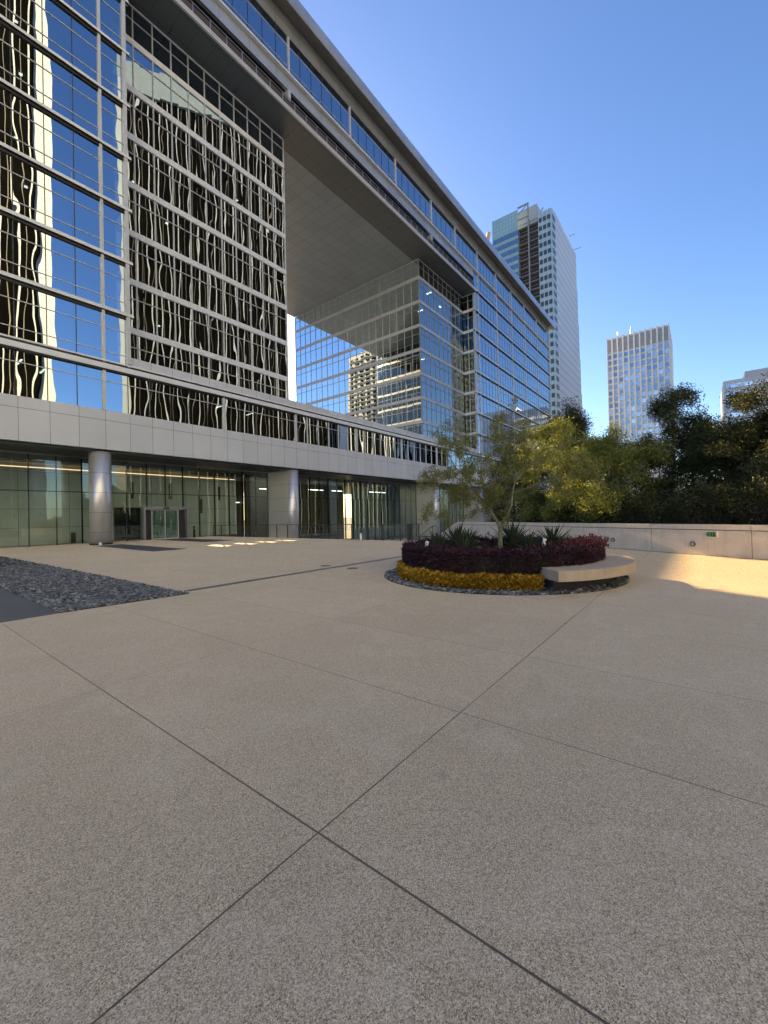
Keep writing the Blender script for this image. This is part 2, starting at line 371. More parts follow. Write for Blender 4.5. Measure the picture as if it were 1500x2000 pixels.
def window(x0, x1, z0, z1, heavy_l=False, heavy_r=True, trans=(), seam=True, light=False, y=YF, gm='glass'):
    """one bay of glazing: pane mesh, with its frame as sub-part"""
    w = MB(); w.quad((x0,y,z0),(x1,y,z0),(x1,y,z1),(x0,y,z1)); o = w.build('window', M[gm], ob)
    f = MB()
    for z in trans: f.box(x0,x1,y-.04,y+.05,z-.022,z+.022)
    if heavy_r: f.box(x1-.085,x1+.085,y-.14,y+.1,z0+.002,z1-.002)
    if light:
        n = max(1, round((x1-x0)/1.524))
        for k in range(1, n): f.box(x0+(x1-x0)*k/n-.03, x0+(x1-x0)*k/n+.03, y-.085, y+.04, z0+.001, z1-.001)
    if f.v: f.build('frame', M['alu'], o)
    if seam and not light:
        s = MB(); n = max(1, round((x1-x0)/1.524))
        for k in range(1, n): s.box(x0+(x1-x0)*k/n-.022, x0+(x1-x0)*k/n+.022, y-.03, y+.03, z0+.003, z1-.003)
        if s.v: s.build('glazing_bar', M['seam'], o)  # dark gasket joints between the panes
    return o
# end wings on the street plane
for k in range(9):
    z0, z1 = LED[k]+.12, LED[k+1]-.12
    if k == 8: z1 = 46.5
    for x0, x1 in ((XL,10.5),(10.5,XA)):
        window(x0, x1, z0, z1, trans=(LED[k]+.80+.12, z1-1.12), heavy_r=True)
    for i in range(7, 13):
        x0, x1 = (XN if i == 7 else BAYS[i-0]), BAYS[i+1] if i > 7 else 71.8
        if i == 7: window(XN, 71.8, z0, z1, trans=(LED[k]+.92, z1-1.12))
        else: window(BAYS[i], BAYS[i+1], z0, z1, trans=(LED[k]+.92, z1-1.12))
# top strip
for i in range(13):
    window(BAYS[i], BAYS[i+1], 46.86, 50.7, trans=(47.55, 49.7))
# low strip
for i in range(13):
    window(BAYS[i], BAYS[i+1], 9.25, 12.0, trans=(11.3,), light=(i >= 3))
# ledges on the end wings
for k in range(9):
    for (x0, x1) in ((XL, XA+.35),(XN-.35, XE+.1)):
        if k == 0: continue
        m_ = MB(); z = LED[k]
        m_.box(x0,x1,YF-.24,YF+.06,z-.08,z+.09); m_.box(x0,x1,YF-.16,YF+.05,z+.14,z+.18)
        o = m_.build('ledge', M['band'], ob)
        d_ = MB(); d_.box(x0+.2,x1-.2,YF-.10,YF+.07,z-.27,z-.101); d_.box(x0+.02,x1-.02,YF-.225,YF-.101,z-.11,z-.0801); d_.build('shade_strip', M['dark_metal'], o)  # dark strips stand in for the shade under the ledge
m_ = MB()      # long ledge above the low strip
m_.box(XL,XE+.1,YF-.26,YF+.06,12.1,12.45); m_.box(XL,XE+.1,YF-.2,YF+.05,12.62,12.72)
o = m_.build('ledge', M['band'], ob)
d_ = MB(); d_.box(XL,XE,YF-.12,YF+.05,12.451,12.619); d_.box(XL,XE,YF-.2,YF+.05,12.001,12.099); d_.build('shade_strip', M['dark_metal'], o)
# corner trims
for q_ in ((XA-.11,XA+.12,YF-.22,YF+.2,12.8,46.5),(XN-.12,XN+.1,YF-.2,YF+.2,12.8,42.2),(XE-.12,XE+.12,YF-.22,YF+.3,12.8,50.8)):
    m_ = MB(); m_.box(*q_); m_.build('corner_trim', M['alu'], ob)
# fascia of the bridge storey and parapet above the strip
m_ = MB(); m_.box(XL,XE,YF-.06,YF+.3,6.55,8.54); m_.box(XL,XE,YF-.06,YF+.3,8.565,9.25)
o = m_.build('fascia', M['fascia'], ob)
j = MB(); j.box(XL,XE,YF-.03,YF+.2,8.5401,8.5649); j.build('groove', M['seam'], o)
m_ = MB(); m_.box(XA+.12,XN-.1,YF-.03,YF+.32,12.722,13.36); m_.build('parapet', M['fascia'], ob)
m_ = MB(); m_.box(XA,28.6,YF+.33,YB,12.4,12.85); m_.box(36.8,XN,YF+.33,YB,12.4,12.85); m_.box(28.6,36.8,YF+.33,51.25,12.4,12.85); m_.box(28.6,36.8,54.1,YB,12.4,12.85)  # openings left for an invented skylight that drops sun spots on the plaza
for xa, xb in ((29.7,30.35),(31.4,32.0),(33.05,33.6),(34.7,35.25),(36.3,36.8)): m_.box(xa,xb,51.25,54.1,12.4,12.85)
m_.box(XA,XN,YB-.3,YB,12.86,13.3); m_.build('terrace', M['roof'], ob)
m_ = MB(); m_.box(XL,XE,YF+.31,36.4,6.7,7.1); m_.box(XL,XE,41.5,YB-.2,6.7,7.1); m_.box(XL,19.,36.41,41.49,6.7,7.1); m_.box(31.,XE,36.41,41.49,6.7,7.1); m_.build('bridge_floor', M['slab'], ob)  # opening added to let the skylight's sun through
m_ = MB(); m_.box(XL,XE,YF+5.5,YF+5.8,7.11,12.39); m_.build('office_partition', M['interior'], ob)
m_ = MB(); m_.box(XL,XE,YF+.2,36.25,6.38,6.549); o = m_.build('canopy_soffit', M['dark_metal'], ob)

# curtain walls facing the opening: bands (spandrels) and slim mullions
BZ = [16.35+3.83*k for k in range(7)]                 # 16.35 .. 39.3
def curtain(axis, at, u0, u1, z0, z1, sgn, n, name, gm, corner=True, mw=.035, bm=None, mm=None):
    """axis 0: wall along x at y=at (outward -y); axis 1: wall along y at x=at, outward sgn"""
    def q(u,d,z): return (u, at-d, z) if axis == 0 else (at+sgn*d, u, z)
    def bx(m, ua, ub, d0, d1, za, zb):
        a, b = q(ua,d0,za), q(ub,d1,zb)
        m.box(min(a[0],b[0]),max(a[0],b[0]),min(a[1],b[1]),max(a[1],b[1]),za,zb)
    cw = MB(); cw.quad(q(u0,0,z0),q(u1,0,z0),q(u1,0,z1),q(u0,0,z1)); o = cw.build(name, M[gm], ob)
    bd = MB()
    for z in BZ: bx(bd, u0, u1, -.02, .09, z-.24, z+.24)
    bx(bd, u0, u1, -.02, .06, z1-.12, z1-.01)
    bd.build('spandrel_band', M[bm or 'band'], o)
    mu = MB()
    zs = [z0]+[z for b in BZ for z in (b-.24,b+.24)]+[z1-.12]
    for i in range(0, len(zs), 2):
        za, zb = zs[i], zs[i+1]
        for k in range(n+1):
            u = u0 + (u1-u0)*k/n; w = .08 if (k in (0,n) and corner) else mw
            bx(mu, max(u0,u-w) if k else u0-.02, min(u1,u+w) if k < n else u1+.02, -.03, .08, za+.002, zb-.002)
        if zb-za > 2.: bx(mu, u0+.01, u1-.01, -.02, .05, zb-1.08, zb-1.02)
        elif zb-za > 1.2: bx(mu, u0+.01, u1-.01, -.02, .05, (za+zb)/2-.03, (za+zb)/2+.03)
    mu.build('mullion', M[mm or 'alu'], o)
    return o
curtain(0, Y2, XA+.1, XH, 13.9, 42.3, -1, 11, 'curtain_wall', 'glass')
curtain(1, XH, Y2, YB, 13.9, 42.3, +1, 20, 'curtain_wall', 'glass_dark')
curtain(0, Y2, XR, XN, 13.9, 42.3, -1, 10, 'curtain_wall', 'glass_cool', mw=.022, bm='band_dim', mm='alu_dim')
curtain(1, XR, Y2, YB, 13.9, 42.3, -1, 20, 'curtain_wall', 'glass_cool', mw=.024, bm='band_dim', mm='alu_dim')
curtain(1, XN, YF+.1, Y2, 13.9, 42.3, -1, 2, 'curtain_wall', 'glass_dark')
m_ = MB(); m_.box(XA+.1,XH,Y2-.12,Y2+.3,12.86,13.9); m_.box(XR,XN,Y2-.12,Y2+.3,12.86,13.9); m_.box(XH-.3,XH+.1,Y2+.31,YB,12.86,13.9); m_.box(XR-.1,XR+.3,Y2+.31,YB,12.86,13.9)
m_.build('plinth_band', M['fascia'], ob)

# inside: floor plates, core walls, ceiling lamps
sb = MB()
for k, z in enumerate(LED[:9]):
    zz = z+.02; t = .30
    sb.box(XL,XA-.2,YF+.16,YB-.2,zz-t,zz); sb.box(XA,XH-.2,Y2+.16,YB-.2,zz-t,zz)
    sb.box(XR+.2,XN-.2,Y2+.16,YB-.2,zz-t,zz); sb.box(XN+.1,XE-.1,YF+.16,YB-.2,zz-t,zz)
sb.build('floor_plate', M['slab'], ob)
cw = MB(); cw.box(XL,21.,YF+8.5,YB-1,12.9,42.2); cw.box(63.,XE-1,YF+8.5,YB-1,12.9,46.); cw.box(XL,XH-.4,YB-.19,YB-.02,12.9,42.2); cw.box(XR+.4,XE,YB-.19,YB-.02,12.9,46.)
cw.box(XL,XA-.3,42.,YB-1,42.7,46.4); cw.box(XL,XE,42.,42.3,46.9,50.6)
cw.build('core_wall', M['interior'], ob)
ip = MB()
for y in np.arange(38.5, 63, 7.5):
    for x in (58.6, 25.2): ip.cyl(x, y, .38, 12.9, 42.2, 12)
for x in (4.,14.,66.,76.,86.,95.,104.): ip.cyl(x, 37.2 if x in (14.,66.) else 35.2, .36, 12.9, 42.2 if 12 < x < 70 else 46., 12)
ip.build('interior_column', m_plain('interior_column_paint', (.45,.44,.41), .7), ob)
def lamp_at(x, y, z, dx, dy):
    l = MB(); l.box(x-dx,x+dx,y-dy,y+dy,z-.07,z-.02); l.build('ceiling_light', M['lamp'], ob)
rl = random.Random(5)
for k in range(3, 9):
    z = LED[k]-.28
    for j_ in range(4 if k > 5 else 2):
        y = rl.uniform(35.5, 60.); lamp_at(rl.uniform(56.3,60.), y, z, .12, .45)
for k in (2,3,4,5,6):
    lamp_at(rl.uniform(15,27), rl.uniform(36,40), LED[k]-.28, .09, .09); lamp_at(rl.uniform(5.5,9.5), rl.uniform(34,37), LED[k]-.28, .08, .08)
for x, y in ((6.6,35.),(8.,36.),(21.,35.5),(24.5,36)): lamp_at(x, y, 12.2, .05, .6)
for k in (7,8): lamp_at(rl.uniform(57,68), 36.4, LED[k]-.28, .3, .1)

# upper bar: soffit, loggia, spandrel, panels, cornice, roof
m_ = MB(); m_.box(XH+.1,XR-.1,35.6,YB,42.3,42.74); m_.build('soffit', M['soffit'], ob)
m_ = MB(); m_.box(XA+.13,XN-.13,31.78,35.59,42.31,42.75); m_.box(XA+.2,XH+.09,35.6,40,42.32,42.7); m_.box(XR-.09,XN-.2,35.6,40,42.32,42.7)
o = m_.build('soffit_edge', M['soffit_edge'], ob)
v = MB()
for x in (16.3,22.4,28.5,37.6,46.7):
    for y in (33.9,34.25): v.cyl(x, y, .07, 42.28, 42.309, 10)
v.build('downlight', M['black'], o)
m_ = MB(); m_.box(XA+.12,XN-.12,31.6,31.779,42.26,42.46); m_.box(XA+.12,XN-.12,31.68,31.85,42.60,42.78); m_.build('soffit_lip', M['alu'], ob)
lr = MB(); lr.box(XA+.15,XN-.2,32.12,32.15,42.8,43.95); o = lr.build('loggia_railing', M['loggia_mesh'], ob)
ps = MB()
x = XA+.6
while x < XN-.5: ps.box(x-.035,x+.035,32.02,32.11,42.79,44.05); x += 1.524
ps.box(XA+.15,XN-.2,32.05,32.11,44.06,44.12); ps.build('post', M['steel'], o)
m_ = MB(); m_.box(XA+.2,XN-.2,34.9,35.2,42.76,46.5); m_.box(XA+.2,XN-.2,YF+.31,34.89,45.2,45.5); m_.build('loggia_wall', M['dark_metal'], ob)
for x in (27.35,55.28):
    m_ = MB(); m_.box(x-.16,x+.16,YF-.1,YF+.7,42.77,45.19); m_.build('loggia_post', M['alu'], ob)
m_ = MB(); m_.box(XA+.12,XN-.1,YF-.02,YF+.3,45.2,46.5); m_.build('spandrel_panel', M['cornice'], ob)
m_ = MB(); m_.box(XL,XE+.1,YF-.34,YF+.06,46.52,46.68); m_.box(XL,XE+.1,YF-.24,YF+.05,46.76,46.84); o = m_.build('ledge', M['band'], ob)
d_ = MB(); d_.box(XL,XE,YF-.15,YF+.04,46.681,46.759); d_.build('shade_strip', M['dark_metal'], o)
m_ = MB(); m_.box(XL,XE+.12,YF-.05,YF+.4,50.72,51.75); m_.box(XL,XE+.12,YF-.05,YF+.4,51.775,52.6); o = m_.build('top_panel', M['cornice'], ob)
j = MB(); j.box(XL,XE,YF-.02,YF+.3,51.7501,51.7749); j.build('groove', M['seam'], o)
# cornice: sloped metal eave with a tall front edge
c_ = MB(); X0, X1 = XL, XE+2.1
prof = [(YF-.04,52.61),(30.85,52.12),(30.78,52.2),(30.78,53.15),(30.95,53.78),(33.5,53.9),(33.5,52.61)]
n = len(prof); vs = [(X0,p[0],p[1]) for p in prof]+[(X1,p[0],p[1]) for p in prof]
c_.add(vs, [tuple(range(n)), tuple(range(2*n-1,n-1,-1))]+[(i,n+i,n+(i+1)%n,(i+1)%n) for i in range(n)])
c_.build('cornice', M['cornice'], ob)
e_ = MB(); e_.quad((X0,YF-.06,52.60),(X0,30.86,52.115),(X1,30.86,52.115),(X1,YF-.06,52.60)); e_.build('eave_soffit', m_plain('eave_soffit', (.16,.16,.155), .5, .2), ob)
m_ = MB(); m_.box(XL,XE,33.51,YB,52.7,53.2); m_.box(XL,XE,YB-.4,YB-.05,46.9,52.6); m_.box(XE-.05,XE+.1,YF+.31,YB,6.6,52.6); m_.box(XL,XN,YB-.4,YB-.05,42.8,46.89)
m_.box(XL-.1,XL-.01,YF,YB,-.2,52.6)
m_.build('roof', M['roof'], ob)
m_ = MB(); m_.box(XL,XE,35.3,YB-.5,46.52,46.85); m_.box(XL,XE,YF+.41,42.,50.75,50.9); m_.build('top_floor_plate', M['slab'], ob)
# camera-like mast on the roof edge
rm = MB(); rm.tube([(75.6,32.,53.8),(76.1,31.9,55.2)],.30,8); rm.tube([(76.05,31.9,55.0),(76.5,31.8,56.6)],.48,4); rm.build('roof_equipment', m_plain('roof_equipment_paint',(.55,.42,.33),.6), ob)

# columns: rounded noses with flat flanks running back to the glass
def round_column(x, y, z0, r):
    m_ = MB(); m_.cyl(x, y, r, z0, 6.379, 48); o = m_.build('column', M['column'], ob)
    for p in o.data.polygons: p.use_smooth = len(p.vertices) == 4
    b_ = MB(); b_.cyl(x, y, r+.02, z0, z0+.10, 48); b_.build('base_ring', M['dark_metal'], o)
    return o
def column(x, y, z0, back=36.1, r=.66):
    if back < 34.: return round_column(x, y, z0, r)
    pts = [(x+r*math.cos(a), y+r*math.sin(a)) for a in np.linspace(math.pi, 2*math.pi, 25)]
    m_ = MB(); m_.prism([(p[0],p[1]) for p in pts]+[(x+r,back),(x-r,back)], z0, 6.379)
    o = m_.build('column', M['column'], ob)
    b_ = MB(); b_.prism([(x+(r+.02)*math.cos(a), y+(r+.02)*math.sin(a)) for a in np.linspace(math.pi,2*math.pi,25)]+[(x+r+.02,back-.01),(x-r-.02,back-.01)], z0, z0+.10); b_.build('base_ring', M['dark_metal'], o)
    for p in o.data.polygons: p.use_smooth = len(p.vertices) == 4 and abs(p.normal.z) < .5 and abs(p.normal.x) < .97
    return o
for x, z0, bk in ((10.4,0.,33.),(27.25,-1.9,36.1),(55.6,-1.9,36.1),(72.1,-1.9,36.1),(81.,-1.9,36.1),(90.4,-1.9,36.1),(99.4,-1.9,36.1)):
    column(x, 32.95, z0, bk)

# lobby level
def lobby_pane(x0, x1, z0, y=36.0, rail=3.78):
    w = MB(); w.quad((x0,y,z0),(x1,y,z0),(x1,y,6.30),(x0,y,6.30)); o = w.build('lobby_window', M['glass_lobby'], ob)
    s = MB(); n = max(1, round((x1-x0)/1.49))
    for k in range(n+1):
        x = x0+(x1-x0)*k/n; s.box(x-.02,x+.02,y-.012,y+.2,z0,6.29)
    s.box(x0,x1,y-.013,y+.02,rail-.02,rail+.02)
    s.build('glass_fin', m_fin, o)
    h = MB(); h.box(x0,x1,y-.08,y+.1,6.30,6.379); h.build('head_rail', M['steel'], o)
    return o
m_fin = m_plain('glass_fin', (.02,.045,.04), .2)
lobby_pane(XL, 10.2, .0); lobby_pane(10.2, 23.6, .0); lobby_pane(23.6, 26.55, -1.9); lobby_pane(27.95, 54.9, -1.9); lobby_pane(56.3, 71.4, -1.9); lobby_pane(72.8,80.3,-1.9); lobby_pane(81.7,89.7,-1.9); lobby_pane(91.1,98.7,-1.9)
# stone wall with narrow niches and a dark doorway
w = MB(); y0, y1 = 38.4, 38.9
niches = [(14.33,14.57,3.5,4.9),(17.5,17.76,3.5,4.95),(20.4,20.65,2.2,3.56),(22.32,22.54,3.5,4.85)]
w.box(XL,13.05,y0,y1,0,5.45); w.box(13.05,15.2,y0,y1,2.75,5.45)
xs = 15.2
w.box(15.2,24.3,y0,y1,0,5.45)
o = w.build('lobby_wall', M['lobby_stone'], ob)
nm = MB()
for a_, b_, c0, c1 in niches+[(10.1,10.42,.0,.8)]: nm.box(a_,b_,y0-.02,y0+.1,c0,c1)
nm.build('niche', m_plain('niche_lining', (.10,.075,.055), .7), o)
dm = MB(); dm.box(13.06,15.19,y0+.35,y1+.2,0,2.74); dm.build('doorway', M['black'], o)
lw = MB(); lw.box(XL,24.2,y0+.02,y0+.22,5.64,5.69); lw.build('cove_light', M['cove'], o)
m_ = MB(); m_.box(XL,19.,36.26,39.4,5.95,6.36); m_.box(XL,24.3,y1+.05,y1+.3,0,5.94); m_.box(24.31,30.9,41.5,63,6.2,6.379); m_.box(30.91,54.9,36.26,63,6.2,6.379); m_.box(54.95,98,36.26,52,6.2,6.379); m_.build('lobby_ceiling', M['slab'], ob)  # ceiling cut back to clear the added skylight's sun path
# sliding door portal in the glass line
dp = MB(); dp.box(14.25,14.42,35.7,36.15,0,2.5); dp.box(17.78,17.95,35.7,36.15,0,2.5); dp.box(14.25,17.95,35.68,36.16,2.501,2.72); o = dp.build('sliding_door', M['steel'], ob)
gl = MB(); gl.box(14.95,16.0,35.9,35.92,.05,2.42); gl.box(16.04,17.1,35.9,35.92,.05,2.42); gl.build('door_leaf', M['glass_lobby'], o)
fr = MB()
for a_, b_ in ((14.95,16.0),(16.04,17.1)):
    fr.box(a_-.03,a_+.03,35.86,35.96,0.,2.47); fr.box(b_-.03,b_+.03,35.86,35.96,0.,2.47); fr.box(a_,b_,35.86,35.96,2.42,2.48); fr.box(a_,b_,35.86,35.96,.01,.09)
fr.build('door_frame', M['alu'], o)
se = MB(); se.box(15.8,16.25,35.6,35.67,2.54,2.66); se.build('door_sensor', M['black'], o)
for a_, b_ in ((14.5,14.92),(17.13,17.72)):
    dk = MB(); dk.box(a_,b_,35.96,35.99,0,2.45); dk.build('side_panel', M['dark_metal'], o)
# open hall behind the second column and the long right-hand hall
m_ = MB(); m_.box(29.2,46.5,44.,44.4,-1.9,6.2); m_.build('hall_wall', m_panel('hall_timber', (.15,.12,.075), [(0,1.5,.02,0),(2,1.2,.02,0)], .5, 0, .2), ob)
m_ = MB(); m_.box(46.51,71.,42.,42.4,-1.9,6.2); m_.box(71.01,98,41.,41.4,-1.9,6.2)
m_.build('hall_wall', m_panel('hall_pale_panels', (.50,.56,.50), [(0,1.1,.16,0)], .4, 0, .15, (.16,.22,.19), .8, [(0,1.1,0),(2,3.1,.2)]), ob)
m_ = MB(); m_.box(24.2,29.2,52.,52.1,3.4,3.9); m_.box(24.2,24.4,39.5,63,-1.9,6.2); m_.box(29.0,29.19,44.41,63,-1.9,6.2); m_.build('hall_beam', M['dark_metal'], ob)
for x, y, dx, dy in ((25.,45.,.55,.08),(26.7,45.,.35,.08),(28.3,45.,.6,.08),(32.,41.,1.1,.08),(38.,41.,1.3,.08),(42.,41.,1.,.08),(50.,40.,2.,.05),(31.5,43.,1.,.06)):
    l = MB(); l.box(x-dx,x+dx,y-dy,y+dy,3.55 if x < 29 else 5.2,3.62 if x < 29 else 5.26); l.build('hall_light', M['lobby_lamp'], ob)
scu = empty('wall_sculpture', (66.,40.5,2.), 'gilded lattice sculpture hanging on the hall wall behind glass', 'sculpture')
s_ = MB(); r_ = random.Random(3)
for i in range(8):
    for k in range(9):
        if r_.random() < .7: s_.box(63.3+i*.75, 63.3+i*.75+.5, 41.4+r_.uniform(0,.2), 41.75, .3+k*.5, .3+k*.5+r_.choice((.16,.34)))
s_.box(66.,66.7,41.6,41.74,3.6,5.9); s_.box(67.,67.6,41.6,41.75,3.4,5.9); s_.build('lattice', M['gold'], scu)
for (x, y, w_, h_, lab, gm) in ((30.6,39.2,1.25,2.3,'tall black cabinet standing inside the hall glass beside the second column',None),(36.6,39.6,1.1,1.5,'black planter box with a leafy plant inside the hall glass',1)):
    e = empty('indoor_planter' if gm else 'black_cabinet', (x,y,-1.9), lab, 'planter' if gm else 'cabinet')
    b_ = MB(); b_.box(x-w_,x+w_,y-.6,y+.6,-1.9,-1.9+h_+.6); b_.box(x-w_-.05,x+w_+.05,y-.65,y+.65,-1.9+h_+.601,-1.9+h_+.7); b_.build('body', M['black'], e)

# ------------------------------------------------------------------ plaza edge: railing, stair, parapet wall
rail = empty('cable_railing', (20.3,25,0), 'long steel cable railing along the far plaza edge', 'railing')
y = 13.2
while y < 36.:
    p_ = MB(); p_.box(20.28,20.33,y-.035,y+.035,-.02,1.0); p_.build('post', M['rail_steel'], rail); y += 1.33
r_ = MB(); r_.box(20.27,20.34,13.1,35.9,1.001,1.05); r_.build('top_rail', M['rail_steel'], rail)
c_ = MB()
for k in range(9): c_.tube([(20.305,13.2,.1+.1*k),(20.305,35.9,.1+.1*k)], .006, 4)
c_.build('cable', M['steel'], rail)
st = empty('staircase', (22.4,14.5,0), 'plaza stair going down beside the parapet wall', 'staircase')
s_ = MB()
for k in range(11):
    a_ = wp(-14.4-.32*k, -.4-1.4); s_.obox(a_, (WD[0],WD[1]), .17, 1.4, -2.2, -.165*(k+1))
s_.build('tread', M['granite'], st)
def handrail(pts, lab):
    e = empty('handrail', pts[0], lab, 'handrail', 'handrails of the stair'); h = MB(); h.tube(pts, .024, 8)
    h.build('rail_tube', M['rail_steel'], e); 
    q = MB()
    for p in (pts[1], pts[-1]): q.tube([(p[0],p[1],p[2]-.9),(p[0],p[1],p[2]-.02)], .02, 6)
    q.build('upright', M['rail_steel'], e)
handrail([(21.3,14.2,.87),(21.35,14.5,.85),(22.5,17.2,-.35)], 'thin dark handrail of the stair next to the cable railing')
handrail([(21.6,12.75,.87),(21.65,13.05,.85),(23.1,15.7,-.35)], 'thin dark handrail in the middle of the stair beside the third column')
handrail([(24.45,13.3,.72),(24.55,13.5,.70),(26.1,16.3,-.45)], 'thin dark handrail fixed along the sloping end of the wall')
gp = MB(); gp.box(21.05,21.3,14.3,14.55,-.02,1.0); tag(gp.build('gate_post', M['dark_metal']), 'thick dark steel post at the head of the stair', 'post')

pw = empty('parapet_wall', (float(WA[0]),float(WA[1]),0), 'long low granite wall with pale coping behind the round planter', 'wall')
js = [-.84+3.12*k for k in range(-5,8)]
edges = [-14.5]+[j for j in js if j > -14.]+[26.]
for a_, b_ in zip(edges[:-1], edges[1:]):
    m_ = MB(); c = wp((a_+b_)/2, .2); m_.obox(c, WD, (b_-a_)/2-.011, .2, .012, .838); m_.build('panel', M['granite'], pw)
    m_ = MB(); m_.obox(wp((a_+b_)/2,.19), WD, (b_-a_)/2-.009, .215, .862, 1.02); m_.build('coping', M['granite'], pw)
m_ = MB(); m_.obox(wp(5.75,.205), WD, 20.2, .18, -.05, .99); m_.build('groove', M['groove'], pw)
# sloping end along the stair
a0, a1 = wp(-14.51,0), wp(-18.8,0); b0, b1 = wp(-14.51,.4), wp(-18.8,.4)
m_ = MB(); m_.add([(*a0,-2.2),(*a1,-2.2),(*b1,-2.2),(*b0,-2.2),(*a0,.84),(*a1,-.75),(*b1,-.75),(*b0,.84)], [(3,2,1,0),(4,5,6,7),(0,1,5,4),(1,2,6,5),(2,3,7,6),(3,0,4,7)]); m_.build('sloping_panel', M['granite'], pw)
a0, a1 = wp(-14.51,-.03), wp(-18.9,-.03); b0, b1 = wp(-14.51,.43), wp(-18.9,.43)
m_ = MB(); m_.add([(*a0,.86),(*a1,-.73),(*b1,-.73),(*b0,.86),(*a0,1.02),(*a1,-.55),(*b1,-.55),(*b0,1.02)], [(3,2,1,0),(4,5,6,7),(0,1,5,4),(1,2,6,5),(2,3,7,6),(3,0,4,7)]); m_.build('sloping_coping', M['granite'], pw)
def on_wall(s, z, off): p = wp(s, -off); return Vector((p[0],p[1],z))
def wall_disc(m, s, z, r, d0, d1, n=24, inner=None):
    ax = Vector((WD[0],WD[1],0)); up = Vector((0,0,1))
    ring = lambda rr, d: [tuple(on_wall(s,z,d)+ax*(rr*math.cos(2*math.pi*i/n))+up*(rr*math.sin(2*math.pi*i/n))) for i in range(n)]
    if inner is None:
        m.add(ring(r,d0)+ring(r,d1), [tuple(range(n,2*n))]+[(i,(i+1)%n,n+(i+1)%n,n+i) for i in range(n)])
    else:
        m.add(ring(r,d0)+ring(r,d1)+ring(inner,d1)+ring(inner,d0), [(k*n+i,k*n+(i+1)%n,((k+1)%4)*n+(i+1)%n,((k+1)%4)*n+i) for k in range(4) for i in range(n)])
labs = ['round steel wall light on the low wall just left of the exit sign','round steel wall light low on the wall beside the pink tipped hedge end','round steel wall light on the low wall above the tall agaves','round steel wall light on the low wall nearest the stair handrails','round wall light beyond the stair end of the planter agaves']
for s, lab in zip((.61,-2.47,-8.9,-11.0), (labs[0],labs[1],labs[2],labs[3])):
    p = on_wall(s,.36,0); e = empty('wall_light', p, lab, 'wall light', 'round lights on the parapet wall')
    m_ = MB(); wall_disc(m_, s, .36, .085, -.01, .045, inner=.062); m_.build('ring', M['iron'], e)
    m_ = MB(); wall_disc(m_, s, .36, .061, -.01, .03); m_.build('lens', m_plain('frosted_lens',(.42,.43,.44),.3), e)
ax = Vector((WD[0],WD[1],0))
def plate(m, s, z, hw, hh, d0, d1): c = wp(s, -(d0+d1)/2); m.obox(c, WD, hw, (d1-d0)/2, z-hh, z+hh)
def text_mesh(s, z, h, d, word):
    """block letters on the wall face, strokes as thin bars"""
    G = {'E':[(0,0,.22,1),(0,.80,1,1),(0,.42,.8,.60),(0,0,1,.2)],'X':'x','I':[(.38,0,.62,1)],'T':[(.38,0,.62,1),(0,.80,1,1)]}
    m = MB(); w = h*.55; gap = h*.18; tot = len(word)*w+(len(word)-1)*gap; u = -tot/2
    out = -Vector((WN[0],WN[1],0))*-1
    def P(a, b, dd): q = wp(s+a, -dd); return (q[0],q[1],z-h/2+b)
    for ch in word:
        if G[ch] == 'x':
            for q in ([(0,0),(.26,0),(1,1),(.74,1)],[(.74,0),(1,0),(.26,1),(0,1)]):
                f = [P(u+a*w,b*h,d) for a,b in q]; bk = [P(u+a*w,b*h,d-.003) for a,b in q]
                m.add(f+bk, [(0,1,2,3),(7,6,5,4)]+[(i,4+i,4+(i+1)%4,(i+1)%4) for i in range(4)]); d += .0007
            d -= .0014
        else:
            for (a0,b0,a1,b1) in G[ch]:
                q = [(a0,b0),(a1,b0),(a1,b1),(a0,b1)]
                f = [P(u+a*w,b*h,d) for a,b in q]; bk = [P(u+a*w,b*h,d-.003) for a,b in q]
                m.add(f+bk, [(0,1,2,3),(7,6,5,4)]+[(i,4+i,4+(i+1)%4,(i+1)%4) for i in range(4)]); d += .0007
            d -= .0007*len(G[ch])
        u += w+gap
    return m
ex = empty('exit_sign', on_wall(1.21,.71,0), 'green EXIT sign in a cream frame on the low granite wall', 'exit sign')
m_ = MB(); plate(m_,1.21,.71,.165,.10,0.,.055); m_.build('frame', M['cream'], ex)
m_ = MB(); plate(m_,1.21,.71,.142,.078,.055,.060); m_.build('face', M['exit_green'], ex)
text_mesh(1.21,.71,.115,.0645,'EXIT').build('lettering', M['exit_face'], ex)
e2 = empty('wall_sign', on_wall(-9.9,.72,0), 'small grey green sign plate on the wall behind the left agaves', 'sign')
m_ = MB(); plate(m_,-9.9,.72,.165,.11,0.,.04); m_.build('frame', M['cream'], e2); m_ = MB(); plate(m_,-9.9,.72,.14,.085,.04,.045); m_.build('face', M['exit_green'], e2)
jb = MB(); plate(jb,-3.52,.50,.085,.085,0,.07); o = tag(jb.build('junction_box', M['black']), 'small black electrical box on the granite wall above the planter hedge', 'electrical box')
m_ = MB(); plate(m_,-3.50,.50,.03,.045,.07,.078); m_.build('cover', M['steel'], o)
ap = empty('push_post', (18.25,35.4,0), 'slim black door button post beside the lobby entrance', 'post')
m_ = MB(); m_.box(18.17,18.33,35.35,35.45,0,.95); m_.cyl(18.25,35.4,.09,.951,1.02,12); m_.build('post_body', M['black'], ap); m_ = MB(); m_.box(18.2,18.3,35.33,35.349,.75,.88); m_.build('push_plate', M['steel'], ap)
wb = MB(); wb.cyl(19.7,17.2,.075,0,.42,16); wb.cyl(19.7,17.2,.08,.421,.47,16,.05); tag(wb.build('bollard', M['white'], None, True), 'short white bollard standing before the cable railing', 'bollard')
